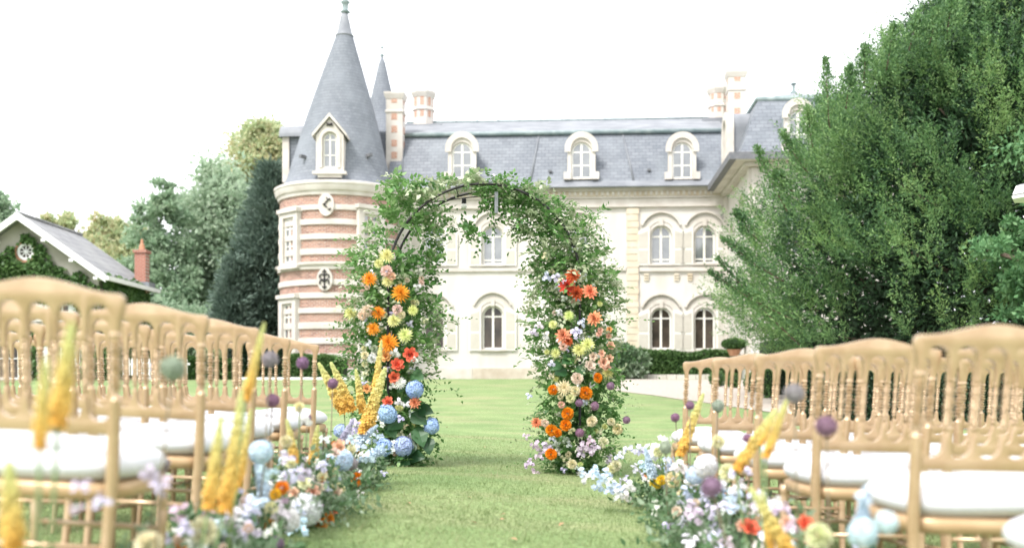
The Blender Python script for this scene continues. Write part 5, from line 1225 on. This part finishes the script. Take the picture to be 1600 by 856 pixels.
# the 290 leaves nearest the camera become parts of their own, the rest one mass
base = V[0::5]; nearest = np.argsort(base[:, 1]+rng.uniform(0, .12, len(base)))[:290]
keep = np.ones(len(base), bool); keep[nearest] = False
lm = fmesh('leaf', ([(0, 0, 0), (-.30, .22, .05), (-.33, .48, .07), (-.18, .78, .02), (0, 1, -.08), (.18, .78, .02), (.33, .48, .07), (.30, .22, .05), (0, .25, 0), (0, .5, 0), (0, .78, -.02)],
     [(0, 8, 1), (0, 7, 8), (1, 8, 9, 2), (8, 7, 6, 9), (2, 9, 10, 3), (9, 6, 5, 10), (3, 10, 4), (10, 5, 4)]), 'leaf_part')
for i in nearest:
    b0 = Vector(V[i*5]); tp_ = Vector(V[i*5+3]); l_ = (tp_-b0).length; d_ = (tp_-b0).normalized(); s_ = (Vector(V[i*5+2])-Vector(V[i*5+1])).normalized(); nn = s_.cross(d_)
    o = bpy.data.objects.new('leaf', lm); COL.objects.link(o); o.parent = arch
    Mx = Matrix(((s_.x, d_.x, nn.x, b0.x), (s_.y, d_.y, nn.y, b0.y), (s_.z, d_.z, nn.z, b0.z), (0, 0, 0, 1))); o.matrix_basis = Mx @ Matrix.Diagonal((l_, l_, l_, 1))
Vk = V.reshape(-1, 5, 3)[keep].reshape(-1, 3); Fk = (np.arange(keep.sum())[:, None, None]*5+np.array([(0, 4, 1), (0, 2, 4), (1, 4, 3), (4, 2, 3)])[None]).reshape(-1, 3)
npmesh('foliage', Vk, Fk, 'arch_leaf', arch)['kind'] = 'stuff'
V, Fa = cat(*Vp); npmesh('pale_foliage', V, Fa, 'arch_leaf_pale', arch)['kind'] = 'stuff'
# dense inner filling of the two columns (wire and moss behind the flowers)
ins = []
for E in (envL, envR):
    px, py, u, hw = env(E, 2600, shrink=.50, ylo=395); k = len(px)
    Pq = np.stack([(px-800)/F*YA_, YA_+rng.normal(.03, .09, k), CZ+(HY-py)/F*YA_], 1)-np.array(AO)
    ins.append(leaves(Pq, rng.normal(size=(k, 3)), .055, .04, 'leaf'))
V, Fa = cat(*ins); npmesh('inner_foliage', V, Fa, 'arch_leaf', arch)['kind'] = 'stuff'
# large leaves low on the left column, beside the hydrangeas
for (px_, py_, l_, az_, dz_) in ((640, 625, 34, .6, -.5), (650, 650, 32, .9, -.6), (655, 675, 36, .3, -.9), (668, 690, 30, .2, -1), (640, 695, 34, -.3, -.8), (622, 660, 30, -.6, -.4), (610, 668, 28, .4, -.7), (648, 585, 28, .6, -.3), (632, 600, 26, -.4, -.5), (660, 640, 28, .9, -.2), (600, 715, 30, -.7, -.2), (625, 718, 32, .5, -.15), (645, 712, 30, .9, -.1), (590, 705, 26, -.9, -.1), (890, 560, 26, -.5, -.3), (880, 580, 24, -.7, -.2), (905, 575, 22, .4, -.5), (872, 570, 22, -.8, -.5)):
    p0 = AP(px_, py_, -.26)-AO; l_ = l_/F*YA_; d_ = Vector((az_, -.45, dz_)).normalized(); s_ = d_.cross(Vector((0, -1, .35))).normalized(); nn = s_.cross(d_)
    o = bpy.data.objects.new('large_leaf', lm.copy() if 'large_leaf' not in bpy.data.meshes else bpy.data.meshes['large_leaf']); o.data.name = 'large_leaf'; o.data.materials[0] = M['big_leaf']
    COL.objects.link(o); o.parent = arch
    o.matrix_basis = Matrix(((s_.x, d_.x, nn.x, p0.x-d_.x*l_*.3), (s_.y, d_.y, nn.y, p0.y-d_.y*l_*.3), (s_.z, d_.z, nn.z, p0.z-d_.z*l_*.3), (0, 0, 0, 1))) @ Matrix.Diagonal((l_*1.15, l_, l_, 1))
AF = [('spiky', 626, 458, 16, 'orange'), ('spiky', 577, 436, 13, 'orange'), ('spiky', 591, 489, 12.5, 'orange'), ('spiky', 583, 514, 12, 'orange'), ('spiky', 607, 536, 17.5, 'orange'),
      ('spiky', 604, 400, 13.5, 'lime'), ('spiky', 606, 440, 10.5, 'lime'), ('spiky', 616, 501, 13, 'lime'), ('spiky', 633, 524, 13.5, 'lime'), ('spiky', 645, 485, 9.5, 'lime'), ('spiky', 548, 490, 12, 'lime'), ('spiky', 592, 412, 9, 'lime'),
      ('carnation', 604, 424, 11, 'blush'), ('carnation', 611, 432, 8, 'peach'), ('carnation', 574, 486, 11.5, 'blush'), ('carnation', 566, 493, 8, 'blush'), ('carnation', 621, 484, 9.5, 'blush'), ('carnation', 627, 492, 7, 'cream'),
      ('carnation', 585, 545, 7, 'greeng'), ('carnation', 581, 560, 9, 'white'), ('carnation', 570, 555, 7, 'cream'),
      ('rose', 641, 554, 12, 'coral'), ('rose', 621, 570, 11, 'coral'), ('rose', 603, 556, 10, 'apricot'), ('rose', 616, 590, 10, 'coral'), ('spiky', 625, 598, 11, 'white'), ('rose', 606, 628, 9.5, 'coral'), ('dahlia', 648, 629, 10, 'salmon'), ('rose', 573, 607, 7.5, 'apricot'), ('rose', 631, 690, 8, 'apricot'),
      ('hydrangea', 648, 608, 14.5, 'blue'), ('hydrangea', 605, 646, 16, 'blue'), ('hydrangea', 674, 665, 13.5, 'blue'), ('hydrangea', 630, 697, 16, 'blue'), ('hydrangea', 600, 698, 15, 'blue'), ('sprig', 595, 662, 11, 'white'), ('sprig', 612, 702, 12, 'white'), ('sprig', 624, 625, 7, 'white'), ('sprig', 637, 634, 6, 'white'), ('sprig', 624, 656, 6, 'lilac'), ('sprig', 648, 560, 6, 'white'), ('sprig', 619, 548, 8, 'white'),
      ('hydrangea', 533, 673, 12, 'blue'), ('sprig', 556, 662, 15, 'lilac'), ('sprig', 551, 676, 12, 'white'), ('sprig', 572, 690, 13, 'paleblue'), ('sprig', 583, 715, 11, 'white'), ('sprig', 585, 678, 12, 'paleblue'),
      ('dahlia', 895, 431, 12, 'rust'), ('dahlia', 886, 447, 14, 'red'), ('dahlia', 900, 458, 13, 'rust'), ('dahlia', 921, 456, 13, 'salmon'), ('dahlia', 929, 498, 12.5, 'salmon'), ('dahlia', 880, 524, 12.5, 'salmon'), ('dahlia', 887, 533, 9, 'rust'),
      ('spiky', 918, 539, 13, 'lime'), ('spiky', 904, 547, 12, 'lime'), ('spiky', 868, 552, 9, 'lime'), ('spiky', 889, 493, 9, 'lime'), ('spiky', 864, 507, 8, 'lime'), ('spiky', 949, 583, 11, 'lime'), ('pom', 934, 590, 8, 'marigold'), ('spiky', 881, 606, 14, 'cream'), ('pom', 899, 611, 9, 'cream'),
      ('pom', 864, 609, 9, 'marigold'), ('pom', 915, 614, 12, 'marigold'), ('pom', 887, 646, 10, 'marigold'), ('pom', 884, 664, 10, 'marigold'), ('pom', 862, 672, 10, 'marigold'), ('dahlia', 838, 660, 9, 'salmon'), ('pom', 861, 709, 10, 'marigold'), ('pom', 871, 676, 7, 'marigold'),
      ('rose', 922, 571, 9, 'blush'), ('rose', 943, 566, 9, 'peach'), ('rose', 940, 552, 6, 'peach'), ('rose', 952, 560, 7, 'peach'), ('rose', 927, 557, 7, 'blush'), ('rose', 948, 574, 7, 'peach'), ('rose', 954, 540, 7, 'peach'), ('rose', 952, 515, 5, 'apricot'), ('rose', 938, 516, 5, 'peach'), ('rose', 936, 522, 5, 'peach'), ('rose', 951, 525, 5, 'peach'),
      ('carnation', 902, 591, 10, 'blush'), ('carnation', 880, 541, 8, 'blush'), ('carnation', 891, 622, 8, 'cream'), ('carnation', 851, 661, 7, 'blush'), ('carnation', 877, 632, 6, 'peach'),
      ('pom', 925, 658, 9, 'cream'), ('pom', 894, 725, 8, 'cream'), ('pom', 943, 691, 9, 'cream'), ('pom', 965, 670, 9, 'cream'), ('pom', 955, 659, 7, 'cream'),
      ('sprig', 906, 505, 8, 'lilac'), ('sprig', 899, 525, 9, 'lilac'), ('sprig', 902, 515, 7, 'lilac'), ('sprig', 851, 434, 8, 'lilac'), ('sprig', 866, 433, 7, 'lilac'), ('sprig', 881, 440, 5, 'lilac'), ('sprig', 845, 473, 7, 'white'), ('sprig', 836, 517, 7, 'lilac'), ('sprig', 855, 522, 7, 'white'), ('sprig', 830, 452, 6, 'white'), ('sprig', 843, 507, 7, 'white'), ('sprig', 862, 566, 6, 'lilac'), ('sprig', 825, 620, 5, 'lilac'),
      ('sprig', 840, 693, 9, 'mauve'), ('sprig', 852, 702, 9, 'mauve'), ('sprig', 912, 695, 10, 'mauve'), ('sprig', 922, 706, 10, 'mauve'), ('sprig', 933, 700, 9, 'mauve'), ('sprig', 905, 710, 8, 'mauve'), ('sprig', 830, 726, 9, 'mauve'), ('sprig', 949, 720, 9, 'mauve'), ('sprig', 834, 740, 7, 'mauve'), ('sprig', 822, 684, 6, 'mauve'), ('sprig', 925, 690, 8, 'mauve'), ('sprig', 845, 715, 8, 'mauve'),
      ('sprig', 769, 280, 6, 'lilac'), ('sprig', 764, 283, 4, 'lilac')]
for kind, px_, py_, r_, col in AF:
    dep = -.34 if abs((px_-610) if px_ < 757 else (px_-900)) < 45 else -.24
    if py_ < 300: dep = -.05
    bloom(kind, AP(px_, py_, dep), r_*1.04/F*(YA_+dep), col, arch, origin=AO)
for E in (envL, envR):
    fx, fy, fu, fh_ = env(E, 70, shrink=.62, ylo=400)
    for a_, b_ in zip(fx, fy):
        kd, cc, rr_ = rnd.choice((('sprig', 'white', 7), ('sprig', 'white', 6), ('sprig', 'cream', 6), ('sprig', 'lilac', 6), ('carnation', 'blush', 5), ('carnation', 'cream', 5.5), ('spiky', 'lime', 6), ('sprig', 'greeng', 7)))
        bloom(kd, AP(a_, b_, -.20), rr_/F*8.3, cc, arch, origin=AO)
for px_, py_, r_ in ((905, 629, 6.5), (929, 634, 7.5), (906, 676, 7.5), (954, 603, 7), (979, 656, 6.5)):
    o = bloom('allium', AP(px_, py_, -.36), r_/F*8.1, 'purple', arch, origin=AO)
def stem_for(o, to, r=.004, m='stemg'):
    """thin stalk from the flower head down to a point (both in the parent's space)"""
    a = Vector(o.location); b = Vector(to); m_ = MB(); inv = o.matrix_basis.inverted()
    m_.tube([inv @ a, inv @ (a.lerp(b, .5)+Vector((random.uniform(-.02, .02), 0, 0))), inv @ b], r/o.scale[0], 6); m_.build('stem', m, o, smooth=True)
def spire(px0, py0, px1, py1, Y, parent, origin, kind='spike', col='yellow', name=None, wide=1.0, Y1=None):
    a = P(px0, py0, Y); b = P(px1, py1, Y1 or Y-.05); h = (b-a).length
    o = bpy.data.objects.new(name or NAMES[kind], FM[kind]); COL.objects.link(o); o.parent = parent; o.location = a-origin
    o.rotation_euler = (b-a).to_track_quat('Z', 'Y').to_euler(); o.scale = (h*wide, h*wide, h); c = C[col]; o.color = (*c, 1); return o

# ------------------------------------------------------------------ meadow arrangements along the aisle
def arrangement(name_px, Yc, Xc, label, hgt, wid, lng, nleaf, side):
    g = Vector((Xc, Yc, float(gz(Xc, Yc)))); t = empty('flower_arrangement', g, 0, label, 'flower arrangement', 'meadow flowers lining the aisle')
    k = nleaf//8; C0 = np.stack([rng.normal(0, wid*.42, k), rng.normal(0, lng*.42, k), np.abs(rng.normal(0, .3, k))*hgt], 1)
    D = norm(np.stack([rng.normal(0, .6, k), rng.normal(0, .5, k), .7+rng.normal(0, .35, k)], 1)); Ls = hgt*(.3+.6*rng.random(k)); t_ = np.linspace(.1, 1, 8)[None]
    C0[:, 0] = np.clip(C0[:, 0], -wid*.8, wid*.8); C1 = C0[:, None]+D[:, None]*(t_*Ls[:, None])[..., None]; C1[..., 2] -= .15*t_**2*Ls[:, None]
    S = norm(np.cross(D, rng.normal(size=(k, 3)))); sg = np.where(np.arange(8) % 2, 1, -1)[None, :, None]
    Dl = D[:, None]*.8+S[:, None]*sg+rng.normal(0, .3, (k, 8, 3)); q = k*8
    Pl = C1.reshape(-1, 3); Pl[:, 2] = np.maximum(Pl[:, 2], .01)
    sz = np.repeat(rng.uniform(.5, 1.3, k), 8)
    V, Fa = leaves(Pl, Dl.reshape(-1, 3), .042*sz, .022*sz, 'leaf', .18); npmesh('foliage', V, Fa, 'border_leaf', t)['kind'] = 'stuff'
    MB().lathe([(wid*.5, 0), (wid*.5, .05), (wid*.46, .055)], 18).build('tray', 'stemg', t)
    for i in range(int(80*lng)):
        kd, cc = rnd.choice((('sprig', 'white'), ('sprig', 'lilac'), ('sprig', 'paleblue'), ('sprig', 'lilac'), ('sprig', 'white'), ('carnation', 'blush'), ('carnation', 'cream'), ('sprig', 'mauve'), ('pom', 'orange')))
        x_ = float(np.clip(rng.normal(0, wid*.42), -wid*.7, wid*.7)); y_ = float(np.clip(rng.normal(0, lng*.42), -lng*.75, lng*.75)); z_ = hgt*(.45+.75*rnd.random())*(1-.3*min(1, abs(x_)/wid))
        bloom(kd, (g.x+x_, g.y+y_, g.z+z_), rnd.uniform(.022, .038)*(.8 if kd != 'sprig' else 1.1), cc, t, Vector((rnd.uniform(-.5, .5), -.7, rnd.uniform(.3, 1))))
    return t
AR = []
for lab, Yc, Xc, h_, w_, l_, nl_, sd_ in (
    ('pale blue and peach aisle flowers nearest the arch on the tower side', 6.4, -1.08, .24, .26, .6, 3200, -1),
    ('dense white, orange and blue aisle flowers before the second tower-side chair', 4.9, -1.02, .27, .26, .7, 3800, -1),
    ('cream and lilac aisle flowers with foxtail lilies beside the middle tower-side chairs', 3.55, -1.02, .22, .22, .55, 2000, -1),
    ('cream ranunculus and tall yellow foxtail lilies, tower side, farthest from the arch', 2.45, -1.08, .18, .2, .4, 900, -1),
    ('pale blue delphiniums and yellow blooms nearest the arch on the yew side', 6.1, 1.0, .24, .28, .55, 3200, 1),
    ('large mixed mound with dark purple allium and white blooms on the yew side', 4.6, .94, .25, .30, .7, 3800, 1),
    ('lilac and coral aisle flowers with leaning foxtail lily on the yew side', 3.4, .92, .2, .24, .5, 1900, 1),
    ('cream, coral and blue blooms beside the biggest yew-side cushions', 2.5, .92, .15, .18, .4, 900, 1)):
    AR.append((arrangement(0, Yc, Xc, lab, h_, w_, l_, nl_, sd_), Yc, sd_))
def nearest_ar(Y, side):
    return min([a for a in AR if a[2] == side], key=lambda a: abs(a[1]-Y))[0]
def dl(px, side): return min(6.5, max(1.9, (.90 if side < 0 else .86)*F/max(60, abs(px-800))))
BF = [ # left border: kind, px, py, r, colour
 ('hydrangea', 408, 706, 19, 'paleblue'), ('delph2', 415, 745, 16, 'paleblue'), ('hydrangea', 478, 795, 27, 'white'), ('hydrangea', 450, 812, 20, 'white'), ('sprig', 431, 803, 17, 'white'), ('sprig', 392, 822, 16, 'lilac'), ('pom', 318, 830, 24, 'cream'), ('pom', 232, 850, 22, 'cream'),
 ('pom', 441, 762, 12, 'orange'), ('pom', 430, 772, 10, 'yellow'), ('pom', 558, 748, 11, 'marigold'), ('pom', 510, 812, 13, 'orange'), ('pom', 503, 818, 11, 'marigold'), ('rose', 521, 799, 8, 'salmon'), ('pom', 518, 737, 11, 'cream'), ('hydrangea', 535, 718, 17, 'paleblue'), ('rose', 530, 698, 12, 'peach'), ('rose', 549, 704, 10, 'cream'), ('rose', 524, 707, 8, 'blush'),
 ('rose', 489, 768, 11, 'peach'), ('rose', 498, 762, 9, 'blush'), ('rose', 475, 755, 11, 'cream'), ('rose', 523, 770, 12, 'blush'), ('rose', 530, 764, 10, 'cream'), ('sprig', 260, 753, 18, 'mauve'), ('sprig', 246, 765, 14, 'lilac'), ('pom', 447, 690, 11, 'cream'), ('pom', 468, 636, 9, 'cream'), ('sprig', 480, 650, 12, 'white'),
 ('sprig', 500, 730, 10, 'lilac'), ('sprig', 470, 738, 12, 'mauve'), ('sprig', 455, 740, 12, 'lilac'), ('sprig', 560, 770, 8, 'white'), ('sprig', 579, 800, 7, 'lilac'), ('sprig', 599, 742, 6, 'lilac'), ('sprig', 568, 772, 7, 'white'), ('sprig', 536, 773, 9, 'lilac'), ('sprig', 445, 785, 14, 'mauve'), ('sprig', 400, 790, 15, 'paleblue'), ('sprig', 470, 830, 18, 'paleblue'), ('sprig', 500, 840, 18, 'white'), ('sprig', 515, 850, 16, 'paleblue'), ('sprig', 420, 835, 16, 'white'),
 ('sprig', 362, 800, 12, 'white'), ('sprig', 385, 800, 16, 'lilac'), ('sprig', 235, 735, 15, 'mauve'), ('sprig', 130, 765, 14, 'lilac'), ('sprig', 155, 790, 16, 'lilac'), ('sprig', 118, 800, 13, 'mauve'), ('sprig', 285, 830, 14, 'lilac'), ('sprig', 510, 690, 9, 'white'), ('sprig', 560, 700, 10, 'paleblue'), ('sprig', 575, 712, 10, 'paleblue'), ('sprig', 545, 690, 8, 'paleblue'), ('rose', 460, 770, 9, 'peach'), ('sprig', 445, 720, 12, 'lilac'), ('sprig', 462, 800, 12, 'lilac'),
 ('pom', 360, 760, 12, 'yellow'), ('pom', 455, 725, 9, 'cream'), ('sprig', 508, 755, 9, 'mauve'), ('sprig', 545, 780, 9, 'paleblue')]
BR = [('pom', 1052, 749, 14, 'cream'), ('pom', 962, 727, 10, 'cream'), ('pom', 955, 733, 8, 'cream'), ('pom', 1122, 690, 12, 'cream'), ('pom', 1138, 738, 15, 'cream'), ('pom', 1024, 755, 11, 'yellow'), ('pom', 1034, 750, 9, 'yellow'), ('rose', 1014, 743, 8, 'salmon'), ('rose', 1014, 812, 8, 'coral'), ('rose', 1003, 826, 9, 'salmon'), ('rose', 1172, 824, 15, 'coral'), ('rose', 1258, 819, 15, 'coral'), ('rose', 1160, 822, 11, 'peach'),
 ('pom', 1279, 838, 22, 'cream'), ('hydrangea', 1103, 728, 20, 'white'), ('hydrangea', 1085, 742, 15, 'paleblue'), ('sprig', 1162, 739, 17, 'lilac'), ('sprig', 1141, 797, 16, 'paleblue'), ('sprig', 1195, 788, 15, 'lilac'), ('sprig', 1200, 798, 11, 'white'), ('sprig', 1116, 797, 12, 'lilac'), ('sprig', 1093, 803, 14, 'lilac'), ('hydrangea', 1348, 832, 24, 'paleblue'), ('hydrangea', 1385, 815, 18, 'paleblue'), ('sprig', 1345, 775, 14, 'paleblue'),
 ('sprig', 1033, 686, 12, 'white'), ('sprig', 1025, 702, 13, 'white'), ('pom', 1028, 706, 9, 'cream'), ('sprig', 1040, 720, 11, 'paleblue'), ('sprig', 1012, 726, 11, 'paleblue'), ('sprig', 990, 735, 9, 'lilac'), ('sprig', 978, 752, 8, 'lilac'), ('sprig', 1007, 748, 8, 'lilac'), ('sprig', 982, 764, 8, 'lilac'), ('sprig', 1000, 700, 10, 'lilac'), ('sprig', 985, 705, 9, 'lilac'), ('sprig', 1080, 770, 13, 'paleblue'), ('sprig', 1075, 755, 11, 'white'), ('sprig', 1062, 726, 12, 'white'), ('sprig', 1125, 760, 14, 'white'), ('sprig', 1145, 770, 12, 'paleblue'),
 ('sprig', 1095, 780, 12, 'lilac'), ('sprig', 1130, 790, 12, 'lilac'), ('sprig', 1160, 762, 12, 'white'), ('sprig', 1175, 775, 12, 'lilac'), ('sprig', 1110, 820, 13, 'lilac'), ('sprig', 1082, 800, 12, 'white'), ('sprig', 1060, 800, 10, 'lilac'), ('sprig', 1225, 800, 14, 'mauve'), ('sprig', 1240, 828, 14, 'mauve'), ('sprig', 1215, 790, 12, 'white'), ('sprig', 1140, 845, 12, 'mauve'), ('sprig', 1120, 850, 12, 'mauve'), ('rose', 1230, 815, 10, 'peach'), ('sprig', 1050, 735, 9, 'lilac'), ('sprig', 970, 715, 8, 'lilac')]
for side, lst in ((-1, BF), (1, BR)):
    for kind, px_, py_, r_, col in lst:
        Y = dl(px_, side); t = nearest_ar(Y, side); Y = Y*.97
        if kind == 'delph2': kind = 'sprig'
        o = bloom(kind, P(px_, py_, Y), r_*1.05/F*Y, col, t, Vector((rnd.uniform(-.4, .4), -.8, rnd.uniform(.3, .9))))
        if kind in ('pom', 'rose'): stem_for(o, (o.location.x*.6, o.location.y*.6+.03, 0.0), .003)
ALL = [(270, 575, 21, 'greeng', -1), (422, 561, 14, 'greyp', -1), (426, 625, 11.5, 'purple', -1), (473, 567, 10.5, 'purple', -1), (520, 599, 9, 'purple', -1), (249, 724, 17, 'greyp', -1), (431, 850, 14, 'purple', -1), (548, 724, 12, 'greyp', -1), (480, 652, 7, 'purple', -1),
       (1291, 665, 18, 'purple', 1), (1241, 614, 17, 'greyp', 1), (1112, 761, 18, 'purple', 1), (1122, 634, 10.5, 'greeng', 1), (1078, 633, 7.5, 'purple', 1), (1055, 652, 7.5, 'purple', 1), (1040, 699, 11, 'greeng', 1), (1168, 684, 8, 'purple', 1)]
for px_, py_, r_, col, side in ALL:
    Y = min(6.3, .0315*F/r_); 
    if (px_, py_) in ((548, 724), (480, 652), (1078, 633), (1055, 652), (1168, 684)): Y = dl(px_, side)
    t = nearest_ar(Y, side); o = bloom('allium', P(px_, py_, Y), r_/F*Y, col, t); 
    gx_, gy_ = o.location.x, o.location.y
    stem_for(o, (gx_*.75+rnd.uniform(-.03, .03), gy_*.8, .0), .0028, 'stemp')
# foxtail lilies: base pixel, tip pixel, distance
for px0, py0, px1, py1, Y, side, wd in (
    (538, 645, 498, 567, 6.9, -1, 1.25), (551, 642, 517, 566, 7.0, -1, 1.25), (567, 645, 556, 577, 7.1, -1, 1.2), (568, 678, 602, 575, 6.6, -1, 1.25), (586, 615, 596, 532, 7.6, -1, .9),
    (487, 730, 497, 664, 4.9, -1, 1.35), (462, 722, 448, 655, 4.4, -1, 1.25),
    (352, 800, 378, 610, 2.7, -1, .75), (326, 795, 346, 650, 2.6, -1, .95), (384, 625, 413, 505, 2.9, -1, .75), (372, 760, 392, 640, 3.3, -1, .7),
    (90, 665, 112, 505, 1.9, -1, 1.15), (62, 700, 72, 560, 1.75, -1, 1.0), (22, 856, 14, 720, 1.9, -1, 1.5),
    (1062, 712, 1099, 615, 5.2, 1, 1.0), (1150, 735, 1212, 640, 3.6, 1, 1.1), (1188, 695, 1214, 640, 3.4, 1, 1.0), (1238, 868, 1172, 762, 2.9, 1, 1.1), (1205, 856, 1190, 765, 2.9, 1, .9), (1196, 715, 1232, 618, 3.1, 1, .9)):
    t = nearest_ar(Y, side); o = spire(px0, py0, px1, py1, Y, t, t.location, wide=wd, Y1=Y-.03)
    b = Vector(o.location); 
    stem_for(o, (b.x*.8, b.y*.9, 0.0), .004)
# delphiniums leaning out over the grass
for i, (px_, py_) in enumerate([(908, 741), (918, 745), (929, 744), (940, 750), (950, 756), (960, 762), (970, 766), (978, 772), (935, 756), (948, 766), (962, 775), (925, 737), (945, 742), (985, 756)]):
    t = nearest_ar(6.0, 1); bloom('sprig', P(px_, py_, 5.95-i*.01), 9.5/F*5.95, ('paleblue', 'white', 'paleblue')[i % 3], t)
for px0, py0, px1, py1, Y, side, col in ((600, 702, 552, 722, 6.3, -1, 'paleblue'), (560, 690, 590, 664, 6.6, -1, 'paleblue'), (530, 700, 552, 655, 6.4, -1, 'lilac'), (420, 790, 400, 720, 3.8, -1, 'paleblue'), (1345, 830, 1352, 760, 2.5, 1, 'paleblue'), (1020, 745, 1008, 700, 5.9, 1, 'paleblue')):
    t = nearest_ar(Y, side); spire(px0, py0, px1, py1, Y, t, t.location, 'delph', col, wide=.8)

# festoon cord with one bare bulb, strung from the tower towards the arch
cp = [P(603, 317, 44.4), P(651, 315, 30), P(703, 312.5, 18), P(730, 310, 13), P(758, 306, 10.2), P(790, 300, YA_+.25)]
fs = empty('festoon_string', P(790, 300, YA_+.25), 0, 'black festoon cord with one bare round bulb hanging inside the arch', 'string light')
cp = [P(640, 322, YA_+.25), P(690, 314, YA_+.25), P(725, 309.5, YA_+.25), P(757, 306, YA_+.25), P(800, 301, YA_+.25)]
MB().tube([p-fs.location for p in cp], .005, 6).build('cord', 'iron', fs, smooth=True)
bq = P(725, 310, YA_+.25)-fs.location
MB().lathe([(.006, -.0), (.02, -.005), (.021, -.04), (.016, -.045)], 12, bq.x, bq.y).build('socket', 'iron', fs, loc=(0, 0, bq.z))
MB().lathe([(.012, -.043), (.022, -.055), (.025, -.072), (.019, -.09), (.001, -.098)], 14, bq.x, bq.y).build('bulb', 'bulb', fs, smooth=True, loc=(0, 0, bq.z))
# a few fallen leaves on the lawn
for px_, py_ in ((797, 845), (790, 815), (735, 818), (790, 806), (640, 590), (700, 668), (756, 700), (735, 780), (640, 790), (880, 820)):
    g = ghit(px_, py_); o = bpy.data.objects.new('fallen_leaf', FM['rose'] if False else lm.copy()); o.data.materials[0] = M['terracotta']; COL.objects.link(o)
    o.location = g+Vector((0, 0, .014)); o.scale = (.035, .04, .04); o.rotation_euler = (random.uniform(-.3, .3), random.uniform(-.3, .3), random.uniform(0, 6))
    tag(o, 'small dry brown leaf lying on the short grass of the aisle', 'leaf', 'dry leaves scattered on the lawn')
